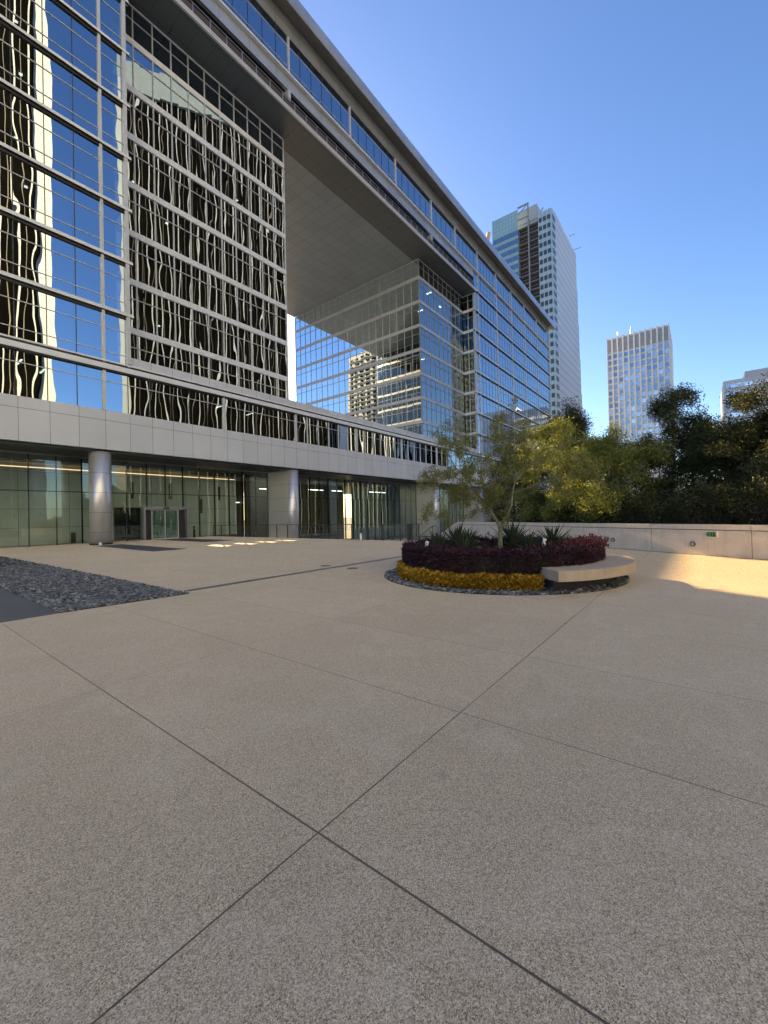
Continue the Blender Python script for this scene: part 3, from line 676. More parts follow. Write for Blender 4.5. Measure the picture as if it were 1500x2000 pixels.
sp = MB(); sp.cyl(10.05,32.,.10,0,.13,12); sp.cyl(10.05,32.,.08,.131,.2,12,.04); tag(sp.build('floor_lamp', M['white']), 'tiny white lamp on the paving at the first column base', 'lamp')

# ------------------------------------------------------------------ pebbles
ICO = None
def ico():
    t = (1+5**.5)/2
    v = np.array([(-1,t,0),(1,t,0),(-1,-t,0),(1,-t,0),(0,-1,t),(0,1,t),(0,-1,-t),(0,1,-t),(t,0,-1),(t,0,1),(-t,0,-1),(-t,0,1)], float); v /= np.linalg.norm(v[0])
    f = [(0,11,5),(0,5,1),(0,1,7),(0,7,10),(0,10,11),(1,5,9),(5,11,4),(11,10,2),(10,7,6),(7,1,8),(3,9,4),(3,4,2),(3,2,6),(3,6,8),(3,8,9),(4,9,5),(2,4,11),(6,2,10),(8,6,7),(9,8,1)]
    # one subdivision
    v = list(map(tuple, v)); cache = {}; nf = []
    def mid(a,b):
        k = (min(a,b),max(a,b))
        if k not in cache:
            m = (np.array(v[a])+np.array(v[b]))/2; m /= np.linalg.norm(m); cache[k] = len(v); v.append(tuple(m))
        return cache[k]
    for a,b,c in f:
        ab,bc,ca = mid(a,b),mid(b,c),mid(c,a); nf += [(a,ab,ca),(b,bc,ab),(c,ca,bc),(ab,bc,ca)]
    return np.array(v), np.array(nf)
IV, IF = ico()
def stones(name, xy, size, mat, lab_kind='stuff', zbase=0.):
    n = len(xy); sc_ = np.stack([size*rng.uniform(.8,1.5,n), size*rng.uniform(.55,.95,n), size*rng.uniform(.28,.5,n)],1)*rng.lognormal(0,.2,n)[:,None]
    V = IV[None]*sc_[:,None,:]*(1+rng.normal(0,.06,(n,len(IV),1)))
    rz = rng.uniform(0,2*np.pi,n); rx = rng.normal(0,.35,n); ry = rng.normal(0,.35,n)
    y_ = V[:,:,1]*np.cos(rx)[:,None]-V[:,:,2]*np.sin(rx)[:,None]; z_ = V[:,:,1]*np.sin(rx)[:,None]+V[:,:,2]*np.cos(rx)[:,None]; V[:,:,1]=y_; V[:,:,2]=z_
    x_ = V[:,:,0]*np.cos(ry)[:,None]+V[:,:,2]*np.sin(ry)[:,None]; z_ = -V[:,:,0]*np.sin(ry)[:,None]+V[:,:,2]*np.cos(ry)[:,None]; V[:,:,0]=x_; V[:,:,2]=z_
    x_ = V[:,:,0]*np.cos(rz)[:,None]-V[:,:,1]*np.sin(rz)[:,None]; y_ = V[:,:,0]*np.sin(rz)[:,None]+V[:,:,1]*np.cos(rz)[:,None]
    V = np.stack([x_+xy[:,0][:,None], y_+xy[:,1][:,None], V[:,:,2]+zbase+(sc_[:,2]*rng.uniform(.3,1.3,n))[:,None]],2)
    F = IF[None]+(np.arange(n)*len(IV))[:,None,None]
    o = arr_mesh(name, V.reshape(-1,3), F.reshape(-1,3), mat, None, True); o['kind'] = 'stuff'; return o
n1 = 15000
yy = 8.66+(20.-8.66)*rng.uniform(0,1,n1)**1.25; xx = rng.uniform(2.16,4.28,n1)
keep = yy > 8.80-.095*(xx-2.14)+.03
far = np.stack([rng.uniform(2.16,4.28,1600), rng.uniform(19,28,1600)],1)
o = stones('river_pebbles', np.concatenate([np.stack([xx,yy],1)[keep], far]), .034, M['pebble'])
BC = np.array([10.16,4.21]); BR = 2.93
n2 = 5600; an = rng.uniform(0,2*np.pi,n2); rr = np.sqrt(rng.uniform(2.25**2,2.91**2,n2))
o = stones('planter_pebbles', np.stack([BC[0]+rr*np.cos(an), BC[1]+rr*np.sin(an)],1), .036, M['pebble'])
m_ = MB(); m_.cyl(BC[0],BC[1],BR,-.04,.003,96); struct(m_.build('planter_bed_base', M['soil']))
rl = random.Random(9); lg = [(rl.uniform(5.2,13.5), rl.uniform(-1.5,9.)) for _ in range(70)]
lg = np.array([p for p in lg if math.hypot(p[0]-BC[0],p[1]-BC[1]) > 3.1]); P = np.column_stack([lg, np.full(len(lg),.006)])
Dn = rng.normal(size=(len(P),3)); Dn[:,2] = .12*np.abs(Dn[:,2]); Dn /= np.linalg.norm(Dn,axis=1,keepdims=True); L_ = rng.uniform(.03,.06,len(P)); S_ = np.cross(Dn,[0,0,1.]); S_ /= np.linalg.norm(S_,axis=1,keepdims=True)
V = np.stack([P, P+Dn*L_[:,None]*.5+S_*L_[:,None]*.2, P+Dn*L_[:,None], P+Dn*L_[:,None]*.5-S_*L_[:,None]*.2],1).reshape(-1,3)
o = arr_mesh('fallen_leaves', V, np.arange(len(V)).reshape(-1,4), m_leaf('dry_leaves', [(.1,(.10,.06,.02)),(.6,(.24,.17,.06)),(1.,(.34,.27,.10))], .2)); o['kind'] = 'stuff'
# ------------------------------------------------------------------ round planter
m_ = MB(); m_.cyl(BC[0],BC[1],2.3,.004,.40,64); m_.cyl(BC[0],BC[1],2.25,.401,.46,64,1.9); struct(m_.build('planter_soil', M['soil']))

def leaves(P, D, L, W, fold=.25):
    """rhombus leaves: centres P, directions D, length L, width W -> arrays"""
    n = len(P); D = D/np.linalg.norm(D,axis=1,keepdims=True)
    a = rng.normal(size=(n,3)); S_ = np.cross(D,a); S_ /= np.linalg.norm(S_,axis=1,keepdims=True)+1e-9
    N = np.cross(S_,D)
    L = np.broadcast_to(L,(n,))[:,None]; W = np.broadcast_to(W,(n,))[:,None]
    v0 = P; v1 = P+D*L*.45+S_*W*.5+N*W*fold*.5; v2 = P+D*L; v3 = P+D*L*.45-S_*W*.5+N*W*fold*.5
    V = np.stack([v0,v1,v2,v3],1).reshape(-1,3); F = np.arange(4*n).reshape(-1,4); return V, F
def unit(n): 
    d = rng.normal(size=(n,3)); return d/np.linalg.norm(d,axis=1,keepdims=True)
def wob(a, k=7, amp=1.): return amp*(np.sin(a*k+1.3)+.7*np.sin(a*k*2.3+.4)+.5*np.sin(a*k*5.1+2.))/2.2

def ring_hedge(n, a0, a1, r0, r1, z0, z1, lumps, L, W, edge=.05):
    """leaves over the skin and into the body of a clipped ring hedge"""
    an = rng.uniform(a0,a1,n); zt = z1+wob(an,9,lumps); ro = r1+wob(an+2,11,lumps); ri = r0+wob(an+5,10,lumps)
    side = rng.choice(3,n,p=(.52,.38,.10)); dep = np.abs(rng.normal(0,.05,n))
    z = np.where(side==1, zt-dep, z0+(zt-z0)*rng.uniform(0,1,n)**.8)
    r = np.where(side==0, ro-dep, np.where(side==2, ri+dep, ri+(ro-ri)*np.sqrt(rng.uniform(0,1,n))))
    # rounded shoulder
    sh = np.clip((z-(zt-.14))/.14,0,1)**2*.10; r = np.where(side==0, r-sh, r)
    P = np.stack([BC[0]+r*np.cos(an), BC[1]+r*np.sin(an), z],1)
    out = np.stack([np.cos(an),np.sin(an),np.zeros(n)],1)*np.where(side==0,1.,np.where(side==2,-1.,0.))[:,None]
    out[:,2] += np.where(side==1,1.,.45)
    D = out+unit(n)*.85
    return leaves(P, D, L*rng.uniform(.6,1.3,n), W*rng.uniform(.7,1.2,n))
def merge(*vf):
    V = []; F = []; k = 0
    for v, f in vf: V.append(v); F.append(f+k); k += len(v)
    return np.concatenate(V), np.concatenate(F)
yl = empty('flower_hedge', (8.,5.,0), 'low golden yellow hedge curving round the near side of the planter', 'hedge')
V, F = ring_hedge(15000, R(100), R(222.5), 2.20, 2.56, .02, .28, .03, .072, .056)
arr_mesh('foliage', V, F, M['leaf_gold'], yl)
bd_ = MB()
A_ = np.linspace(R(101),R(222),40)
q = [(BC[0]+2.45*math.cos(a),BC[1]+2.45*math.sin(a)) for a in A_]+[(BC[0]+2.30*math.cos(a),BC[1]+2.30*math.sin(a)) for a in A_[::-1]]
bd_.prism(q,.01,.20); bd_.build('woody_body', M['soil'], yl)
ph = empty('purple_hedge', (10.16,4.21,.3), 'dark purple leaved hedge ringing the round planter with pink tips', 'hedge')
V1 = ring_hedge(56000, 0, 2*np.pi, 1.74, 2.42, .2, .76, .055, .055, .021)
n_ = 2600; an = rng.uniform(0,2*np.pi,n_); r = rng.uniform(1.8,2.42,n_)
P = np.stack([BC[0]+r*np.cos(an),BC[1]+r*np.sin(an),rng.uniform(.74,.84,n_)],1); D = unit(n_)*.5+np.array([0,0,1.])
V2 = leaves(P, D, .06*rng.uniform(.7,1.6,n_), .02)
n_ = 1300; an = rng.normal(R(272),R(17),n_); r = rng.uniform(1.9,2.55,n_)     # looser taller tips by the bench
P = np.stack([BC[0]+r*np.cos(an),BC[1]+r*np.sin(an),rng.uniform(.7,.93,n_)],1); V3 = leaves(P, unit(n_)*.6+np.array([0,0,1.]), .06*rng.uniform(.7,1.6,n_), .022)
V, F = merge(V1, V2); arr_mesh('foliage', V, F, M['leaf_purple'], ph)
M['leaf_pink'] = m_leaf('pink_tips', [(.1,(.04,.012,.022)),(.5,(.11,.03,.04)),(1.,(.36,.13,.12))], .4, .45, 2., (1.,.5,.45))
arr_mesh('pink_tips', *V3, M['leaf_pink'], ph)
A_ = np.linspace(0,2*np.pi,64,endpoint=False)
bd_ = MB(); ro = [(BC[0]+2.36*math.cos(a),BC[1]+2.36*math.sin(a)) for a in A_]; ri = [(BC[0]+1.86*math.cos(a),BC[1]+1.86*math.sin(a)) for a in A_]; n = 64
bd_.add([(*p,.1) for p in ro]+[(*p,.66) for p in ro]+[(*p,.66) for p in ri]+[(*p,.1) for p in ri], [(k*n+i,k*n+(i+1)%n,((k+1)%4)*n+(i+1)%n,((k+1)%4)*n+i) for k in range(4) for i in range(n)])
bd_.build('woody_body', M['soil'], ph)
# bench: curved stone slab floating on a recessed base
be = empty('stone_bench', (8.3,2.1,0), 'curved pale limestone bench cantilevered over the planter pebbles', 'bench')
def arc_slab(m, a0, a1, r0, r1, z0, z1, n=40, bev=.012):
    A = np.linspace(a0,a1,n); pr = [(r1,z0+bev),(r1,z1-bev),(r1-bev,z1),(r0+bev,z1),(r0,z1-bev),(r0,z0)]; k = len(pr)
    vs = [(BC[0]+r*math.cos(a),BC[1]+r*math.sin(a),z) for a in A for r,z in pr]
    fs = [(i*k+j,i*k+(j+1)%k,(i+1)*k+(j+1)%k,(i+1)*k+j) for i in range(n-1) for j in range(k)]+[tuple(range(k-1,-1,-1)), tuple((n-1)*k+j for j in range(k))]
    m.add(vs,fs)
m_ = MB(); arc_slab(m_, R(223.3), R(262.6), 2.36, 3.06, .245, .45, 50); m_.build('seat_slab', M['limestone'], be)
m_ = MB(); arc_slab(m_, R(262.8), R(294), 2.36, 3.06, .245, .45, 50); m_.build('seat_slab', M['limestone'], be)
m_ = MB(); arc_slab(m_, R(226), R(292), 2.34, 2.62, .0, .244, 50); m_.build('base', M['groove'], be)
# agaves
def agave(x, y, z, s, lab, seed):
    rr = random.Random(seed); e = empty('agave', (x,y,z), lab, 'agave', 'agaves in the planter'); m = MB()
    nl = 46
    for i in range(nl):
        t = i/nl; az = i*2.39996+rr.uniform(-.15,.15); el = R(82-72*t**.9+rr.uniform(-6,6)); L = s*(.62+.25*math.sin(t*3.1))*rr.uniform(.85,1.1); w0 = .032*s/.6
        d = Vector((math.cos(az)*math.cos(el), math.sin(az)*math.cos(el), math.sin(el))); up = Vector((0,0,1)); sd = d.cross(up).normalized(); nn = sd.cross(d)
        base = Vector((x,y,z+.16*s*(1-t))); vs = []; fs = []; K = 5
        for k in range(K+1):
            u = k/K; c = base + d*(L*u) - up*(L*.16*u*u*(.4+t)); w = w0*(1-u)**.7*(1 if u > 0 else .8)
            vs += [tuple(c-sd*w+nn*w*.55), tuple(c-nn*.004), tuple(c+sd*w+nn*w*.55)]
        for k in range(K):
            for j in range(2): a = k*3+j; fs.append((a,a+1,a+4,a+3))
        m.add(vs,fs)
    m.build('leaf_rosette', M['agave'], e); 
    q = MB(); q.cyl(x,y,.05,z-.1,z+.14,8,.04); q.build('stem', M['bark'], e)
ags = [(9.15,5.35,.50,0.82,'small agave at the far left end of the planter'),(10.0,5.25,.50,1.03,'large spiky agave left of the planter tree'),(9.35,4.75,.50,0.73,'low agave in front of the large left agave'),
       (11.35,4.25,.50,1.06,'large spiky agave just right of the planter tree trunk'),(10.35,3.45,.50,0.79,'low spreading agave right of the trunk near the purple hedge'),(11.3,3.15,.50,0.95,'rightmost spiky agave near the pink tipped hedge end'),(10.75,5.35,.50,0.87,'agave half hidden behind the planter tree trunk')]
for i, (x,y,z,s,lab) in enumerate(ags): agave(x,y,z,s,lab,i+3)
for x, y, lab in ((8.55,5.35,'small white garden spotlight poking from the left of the purple hedge'),(10.4,3.1,'tiny white spotlight between the agaves right of the trunk')):
    e = empty('garden_spotlight', (x,y,.5), lab, 'spotlight'); m_ = MB(); m_.tube([(x,y,.45),(x,y,.74)],.012); m_.build('stake', M['rail_steel'], e)
    m_ = MB(); m_.tube([(x-.02,y,.72),(x+.03,y-.02,.90)],[.035,.045],10); m_.build('lamp_head', M['white'], e)

# ------------------------------------------------------------------ trees
def bez(pts, n=10):
    pts = [np.array(p,float) for p in pts]; out = []
    k = len(pts)
    for i in range(k-1):
        p0 = pts[max(i-1,0)]; p1 = pts[i]; p2 = pts[i+1]; p3 = pts[min(i+2,k-1)]
        for t in np.linspace(0,1,n,endpoint=(i==k-2)):
            out.append(.5*((2*p1)+(-p0+p2)*t+(2*p0-5*p1+4*p2-p3)*t*t+(-p0+3*p1-3*p2+p3)*t**3))
    return out
def twigs(m, start, d, length, rad, level, rr, tips, droop=.0, spread=.7, kids=3):
    """recursive twigs; collects leaf anchor points in tips"""
    p = Vector(start); d = Vector(d).normalized(); pts = [p.copy()]; K = 5
    for i in range(K):
        d = (d + Vector((rr.gauss(0,.16),rr.gauss(0,.16),rr.gauss(0,.13)-droop*.12))).normalized(); p = p + d*(length/K); pts.append(p.copy())
    m.tube(pts, [rad*(1-.7*i/K) for i in range(K+1)], 5 if rad > .012 else 3)
    if level == 0: tips.extend([(q, d) for q in pts[1:]]); return
    if level == 1: tips.extend([(q, d) for q in pts[3:]])
    for k in range(kids):
        i = rr.randint(2, K); a = Vector((rr.gauss(0,1),rr.gauss(0,1),rr.gauss(0,.7))); a = (a-d*a.dot(d)).normalized()
        twigs(m, pts[i], d+a*spread*rr.uniform(.6,1.3), length*rr.uniform(.5,.75), rad*.55, level-1, rr, tips, droop, spread, kids)
RV = np.array([.613,-.79,0]); FV = np.array([.79,.613,0])     # across and away from the viewer
def planter_tree():
    rr = random.Random(21); o = np.array([10.2,4.12,.42]); S_ = 75.7
    def P(px, py, v=0.): return o*[1,1,0] + RV*((px-985)/S_) + FV*v + np.array([0,0,1.555+(1002.-py)/S_])
    e = empty('palo_verde_tree', tuple(o), 'slender forked palo verde tree rising from the middle of the round planter', 'tree')
    m = MB(); tips = []
    tr = bez([P(984,1088),P(984,1060,.01),P(985,1040),P(986,1024)],8); m.tube(tr, list(np.linspace(.068,.052,len(tr))), 12)
    limbs = [([(986,1034,0),(972,1010,-.05),(960,992,-.1),(944,972,-.2),(925,955,-.35),(900,938,-.5),(880,930,-.6)],.034,.008),
             ([(986,1027,0),(974,1006,.1),(967,980,.2),(962,950,.25),(955,925,.3),(944,896,.35),(930,872,.4)],.036,.008),
             ([(986,1026,0),(997,1010,.0),(1004,990,-.1),(1007,966,-.15),(1012,942,-.2),(1030,918,-.3),(1056,900,-.4),(1082,893,-.5)],.038,.008),
             ([(1004,988,-.1),(1016,960,.2),(1024,930,.4),(1026,900,.5),(1034,868,.55)],.024,.006),
             ([(965,970,.2),(976,935,.0),(984,905,-.2),(990,876,-.3),(996,852,-.35)],.022,.006),
             ([(955,985,-.1),(938,950,.2),(922,925,.45),(905,900,.6),(896,880,.7)],.02,.006),
             ([(962,950,.25),(945,935,-.2),(925,905,-.5),(905,890,-.7)],.018,.005),
             ([(1007,966,-.15),(1030,955,-.5),(1056,946,-.8),(1080,945,-1.0)],.018,.005),
             ([(1012,942,-.2),(1010,910,.2),(1012,880,.4),(1016,858,.5)],.018,.005),
             ([(944,972,-.2),(915,968,-.4),(890,962,-.5),(868,965,-.6)],.014,.004)]
    for pts, r0, r1 in limbs:
        c = bez([P(*q) for q in pts],6); m.tube(c, list(np.linspace(r0,r1,len(c))), 8)
        for i in range(len(c)//3, len(c), 2):
            d = c[min(i+1,len(c)-1)]-c[max(i-1,0)]; d = d/(np.linalg.norm(d)+1e-9)
            a = np.array([rr.gauss(0,1),rr.gauss(0,1),rr.gauss(0,.8)+.15]); 
            twigs(m, c[i], d*.7+a*.6, rr.uniform(.35,.6), .008, 2, rr, tips, .6, .8, 3)
        twigs(m, c[-1], c[-1]-c[-2], .55, .008, 2, rr, tips, .5, .8, 4)
    m.build('trunk', M['bark_green'], e, True)
    T = np.array([tuple(t[0]) for t in tips]); n = 30000; idx = rng.integers(0,len(T),n)
    Pn = T[idx]+rng.normal(0,.035,(n,3)); D = unit(n)+np.array([0,0,-.15]); V, F = leaves(Pn, D, .056*rng.uniform(.6,1.4,n), .019)
    arr_mesh('crown', V, F, M['leaf_olive'], e)
planter_tree()

def tree(name, x, y, z0, h, spread, seed, label, cat, leafmat, bark, nleaf, L, W, trunk_h=.3, r0=.09, limbs=9, droop=.2, jit=.1, group=None, levels=3, kids=3, up=.8, lean=0.):
    rr = random.Random(seed); e = empty(name, (x,y,z0), label, cat, group); m = MB(); tips = []
    top = np.array([x+rr.uniform(-.1,.1)*h+lean, y+rr.uniform(-.06,.06)*h, z0+h*.93]); base = np.array([x,y,z0])
    sp = bez([base, base+(top-base)*.35+np.array([rr.uniform(-.15,.15),rr.uniform(-.15,.15),0]), base+(top-base)*.7+np.array([rr.uniform(-.2,.2),rr.uniform(-.2,.2),0]), top],8)
    m.tube(sp, list(np.linspace(r0,r0*.12,len(sp))), 9)
    for i in range(limbs):
        t = trunk_h+(1-trunk_h)*(i+rr.uniform(0,.8))/limbs; k = min(len(sp)-1,int(t*len(sp))); az = i*2.4+rr.uniform(-.5,.5)
        prof = math.sin(math.pi*min(1,.22+.75*(t-trunk_h)/(1-trunk_h)))**.8
        L0 = spread*(.35+.65*prof)*rr.uniform(.7,1.1)
        d = Vector((math.cos(az),math.sin(az),up*rr.uniform(.3,1.2)))
        twigs(m, sp[k], d, L0*.62, r0*.32*(1.2-t), levels, rr, tips, droop, .8, kids)
    twigs(m, sp[-1], (0,0,1), h*.10, r0*.12, levels-1, rr, tips, droop, .8, kids)
    m.build('trunk', bark, e, True)
    T = np.array([tuple(t[0]) for t in tips]); idx = rng.integers(0,len(T),nleaf)
    Pn = T[idx]+rng.normal(0,jit,(nleaf,3)); D = unit(nleaf)+np.array([0,0,-.25])
    V, F = leaves(Pn, D, L*rng.uniform(.6,1.35,nleaf), W*rng.uniform(.7,1.2,nleaf)); arr_mesh('crown', V, F, leafmat, e)
    return e
GT = 'trees behind the low wall'
tree('palo_verde_tree', 23.4,5.9,.0,5.7,2.9,31,'sunlit yellow green palo verde behind the wall straight behind the planter tree','tree',M['leaf_lime'],M['bark_green'],34000,.13,.048,.22,.10,15,.5,.18,GT)
tree('palo_verde_tree', 22.3,3.3,.0,5.0,2.7,32,'loose yellow green palo verde behind the wall, right of the planter tree','tree',M['leaf_lime'],M['bark_green'],30000,.13,.048,.22,.09,15,.6,.18,GT)
tree('broadleaf_tree', 31.6,7.4,-.5,9.0,2.2,33,'dark pointed evergreen top showing above the yellow green trees','tree',M['leaf_dark'],M['bark'],42000,.14,.055,.2,.13,16,.1,.3,GT,up=.9)
tree('broadleaf_tree', 23.4,.95,.0,6.9,1.75,34,'dark brown green tree with a pointed top in front of the gridded tower','tree',M['leaf_dark'],M['bark'],34000,.11,.042,.2,.09,22,.1,.16,GT,up=.5)
tree('broadleaf_tree', 22.8,-.6,.0,4.9,1.6,35,'shorter dark tree between the pointed tree and the frame edge','tree',M['leaf_dark'],M['bark'],30000,.11,.042,.15,.08,20,.2,.17,GT)
tree('broadleaf_tree', 20.5,-2.45,.0,5.9,1.9,36,'dark tall tree partly hiding the banded block at the right edge','tree',M['leaf_dark'],M['bark'],40000,.11,.042,.12,.09,25,.1,.15,GT,up=.35)
tree('broadleaf_tree', 22.0,-1.5,.0,4.6,1.9,61,'low dark bushy tree between the two taller dark trees at the right','tree',M['leaf_dark'],M['bark'],34000,.11,.042,.08,.08,18,.2,.2,GT)
tree('broadleaf_tree', 24.0,.3,.0,4.9,2.0,62,'dark bushy tree low behind the pointed dark tree','tree',M['leaf_dark'],M['bark'],34000,.11,.042,.08,.08,18,.2,.2,GT)
tree('broadleaf_tree', 28.5,5.6,-.5,5.9,2.8,37,'dark leafy tree filling the gap behind the two palo verdes','tree',M['leaf_dark'],M['bark'],48000,.12,.05,.12,.10,18,.2,.28,GT)
tree('broadleaf_tree', 30.,11.2,-.5,6.0,2.8,38,'dark leafy tree near the far columns behind the planter tree','tree',M['leaf_dark'],M['bark'],40000,.13,.05,.12,.10,18,.2,.28,GT)
# clipped dark hedge along the back of the wall
hg = empty('boundary_hedge', tuple(np.append(wp(0,2.),0)), 'continuous dark green hedge along the back of the granite wall', 'hedge')
n_ = 62000; s = rng.uniform(-9.4,11.,n_); off = rng.uniform(.75,3.4,n_); zt = 2.15+.25*np.sin(s*1.3)+.18*np.sin(s*3.1+1)+.12*np.sin(s*7.)
z = zt*rng.uniform(0,1,n_)**.55+rng.normal(0,.08,n_); front = rng.uniform(0,1,n_) < .45; off = np.where(front, .75+np.abs(rng.normal(0,.18,n_))+.15*np.sin(s*4+z*3), off)
P = np.stack([WA[0]+WD[0]*s-WN[0]*off, WA[1]+WD[1]*s-WN[1]*off, z],1); D = unit(n_)+np.array([-.3,.1,.2])
V, F = leaves(P, D, .095*rng.uniform(.6,1.4,n_), .045*rng.uniform(.7,1.2,n_)); arr_mesh('foliage', V, F, M['leaf_hedge'], hg)
m_ = MB(); m_.obox(wp(.8,2.2), WD, 10., .95, -.3, 1.7); m_.build('woody_body', M['soil'], hg)
m_ = MB(); m_.prism([tuple(wp(-13,.42)),tuple(wp(30,.42)),tuple(wp(30,14)),tuple(wp(-13,14))], -6., -.02); struct(m_.build('planting_bed', M['soil']))
# garden seen through the open hall
GR = 'trees beyond the open hall'
tree('autumn_tree', 27.2,72.,-1.9,6.,2.6,51,'small russet tree seen through the lobby passage','tree',M['leaf_autumn'],M['bark'],9000,.2,.1,.2,.1,10,.1,.15,GR,levels=2)
tree('garden_tree', 24.,76.,-1.9,8.,3.6,52,'green garden tree seen through the lobby passage','tree',M['leaf_lime'],M['bark'],9000,.25,.11,.2,.1,10,.1,.2,GR,levels=2)
tree('garden_tree', 31.5,74.,-1.9,7.,3.4,53,'green garden tree seen through the hall beside the russet one','tree',M['leaf_lime'],M['bark'],9000,.25,.11,.2,.1,10,.1,.2,GR,levels=2)

# ------------------------------------------------------------------ towers in view
m_tglass = m_glass('tower_glass', (.10,.14,.15), (.55,.70,.74), .55, .004, 1.5, 4., 0, 0)
def band_tower(e, x0, x1, y0, y1, z0, z1, step, gh, gmat, bmat, name='window_row', proud=.25):
    """rows of glazing on all four sides between solid spandrels"""
    w = MB(); w.box(x0,x1,y0,y1,z0,z1); w.build('wall', bmat, e)
# teal and stone high-rise with an unfinished slot
t1 = empty('glass_highrise', (207,54,-6), 'tall teal glass and pale stone tower with an unfinished open slot', 'tower')
TX0, TX1, TY0, TY1 = 207., 256., 54., 84.
m_stone = m_panel('pale_stone', (.58,.63,.71), [(2,4.05,.5,1.)], .6, 0, .05, (.36,.37,.40), .05)
m_teal = m_panel('spandrel_teal', (.34,.45,.48), [(1,1.55,.12,0)], .3, .1, .08, (.16,.22,.25), .2)
w = MB()
for k in range(7):      # stone face stepping outward toward the base
    z1_ = 150-k*20; z0_ = (z1_-20) if k < 6 else -6
    w.box(TX0+5.8,TX1+k*1.5,TY0,TY1,z0_,z1_)
w.build('stone_wall', m_stone, t1)
w = MB()
for k, (a_, z_) in enumerate(((216,46.),(220.5,38.),(225.5,30.5))): w.box(a_,a_+7.,TY0-2.2,TY0-.02,z_,z_+2.2)
w.build('balcony', m_panel('balcony_stone',(.30,.31,.33),[],.7), t1)
w = MB(); w.box(TX0,TX0+5.79,TY0+16.5,TY1,-6,146.); w.build('teal_wall', m_teal, t1)
for k in range(34):
    z_ = 3+k*4.2
    g_ = MB(); g_.box(TX0-.12,TX0-.01,TY0+16.6,TY1-.2,z_+1.2,z_+3.6); g_.build('window_row', m_tglass, t1)
w = MB(); w.box(TX0-.05,TX0+.4,TY0+16.5,TY1,146.01,155.5); w.build('glass_crown', m_panel('crown_glass',(.36,.55,.58),[(1,1.6,.15,0),(2,2.1,.15,0)],.15,.2,.08,(.20,.30,.33),.1), t1)
w = MB(); w.box(TX0+3.,TX0+5.78,TY0+6.6,TY0+16.45,-6,146.); w.build('open_slot', m_plain('raw_slot',(.055,.052,.056),.9), t1)
w = MB()
for k in range(36):
    z_ = 2+k*4.1; w.box(TX0+.9,TX0+2.98,TY0+6.6,TY0+16.45,z_,z_+.45)
    w.box(TX0+.5,TX0+1.2,TY0+10.9,TY0+11.5,z_+.5,z_+2.9)
    w.box(TX0+.6,TX0+.9,TY0+6.6,TY0+16.4,z_+1.7,z_+1.85)
w.build('slot_floor', m_plain('raw_concrete',(.20,.195,.20),.9), t1)
w = MB(); w.box(TX0+.2,TX0+.7,TY0+11.,TY0+11.6,-6,157.); w.box(TX0+.2,TX0+.7,TY0+11.7,TY0+16.5,156.2,156.9); w.box(TX0+.2,TX0+.6,TY0+11.7,TY0+16.5,150.,150.5); w.tube([(TX0+.4,TY0+11.3,156.5),(TX0+.4,TY0+16.4,153.)],.2,5); w.build('hoist_mast', m_plain('hoist_steel',(.30,.31,.32),.6,.3), t1)
w = MB(); w.box(TX0+.3,TX0+5.79,TY0-.02,TY0+6.55,-6,149.); w.build('corner_glass_wall', m_panel('corner_teal',(.42,.53,.57),[(1,2.2,.14,0),(0,2.2,.14,0)],.3,.1,.06,(.20,.28,.31),.2), t1)
for k in range(35):
    z_ = 2.+k*4.15; g_ = MB(); 
    for y_ in (TY0+.7,TY0+2.7,TY0+4.7): g_.box(TX0+.2,TX0+.29,y_,y_+1.5,z_+1.,z_+3.2)
    for x_ in (TX0+.7,TX0+2.4,TX0+4.1): g_.box(x_,x_+1.3,TY0-.12,TY0-.03,z_+1.,z_+3.2)
    g_.build('window_row', m_plain('dark_window',(.06,.09,.11),.15) if k == 0 else bpy.data.materials['dark_window'], t1)
w = MB(); w.box(TX0+4,TX0+14,TY0+8,TY0+20,145.9,157.); w.tube([(TX0+7,TY0+10,150),(TX0+4,TY0+5,153.5)],.35,5); w.build('roof_plant', m_plain('roof_plant_paint',(.42,.45,.46),.6), t1)
for q_ in ([(TX0+30,TY0-.5,150.),(TX0+31,TY0-3.5,151.)],[(TX0+42,TY0-.5,149.),(TX0+43,TY0-4,149.6)]):
    w = MB(); w.tube(q_,.2,5); w.build('roof_davit', bpy.data.materials['roof_plant_paint'], t1)
# white gridded tower
t2 = empty('gridded_tower', (297,13,-6), 'white tower with a square window grid and a blank louvred top', 'tower')
UX0, UX1, UY0, UY1, UZ = 297., 336., 12.8, 45.9, 112.
m_conc = m_plain('white_concrete', (.74,.77,.80), .75, 0, .05, .1)
def m_cellwin(name, lo, hi, per, rough=.16, metal=.85):
    m, nt, out = newmat(name); xyz = sep(nt, coords(nt)); cb = nt.nodes.new('ShaderNodeCombineXYZ')
    for i, (ax, p_, o_) in enumerate(per): nt.links.new(math_n(nt,'FLOOR', math_n(nt,'DIVIDE', math_n(nt,'SUBTRACT', xyz[ax], o_), p_)), cb.inputs[i])
    w_ = nt.nodes.new('ShaderNodeTexWhiteNoise'); w_.noise_dimensions = '3D'; nt.links.new(cb.outputs[0], w_.inputs[0])
    principled(nt, out, ramp(nt, w_.outputs[0], [(.0,lo),(.75,hi),(1.,tuple(min(1,x*1.3) for x in hi))]), rough, metal); return m
m_blue = m_cellwin('blue_window', (.30,.36,.44), (.56,.63,.72), [(1,(45.9-12.8)/11,12.8),(2,3.9,-.2)])
w = MB(); w.box(UX0+.7,UX1,UY0+.5,UY1-.3,-6,UZ); w.build('wall', m_panel('tower_spandrel',(.62,.65,.66),[(2,3.55,.3,0)],.7,0,.06,(.45,.47,.48),.1), t2)
NB = 11; dy = (UY1-UY0)/NB
w = MB()
for k in range(NB+1): w.box(UX0,UX0+.69,UY0+dy*k-(.42 if k else 0),UY0+dy*k+(.42 if k < NB else 0),-6,UZ+.6)
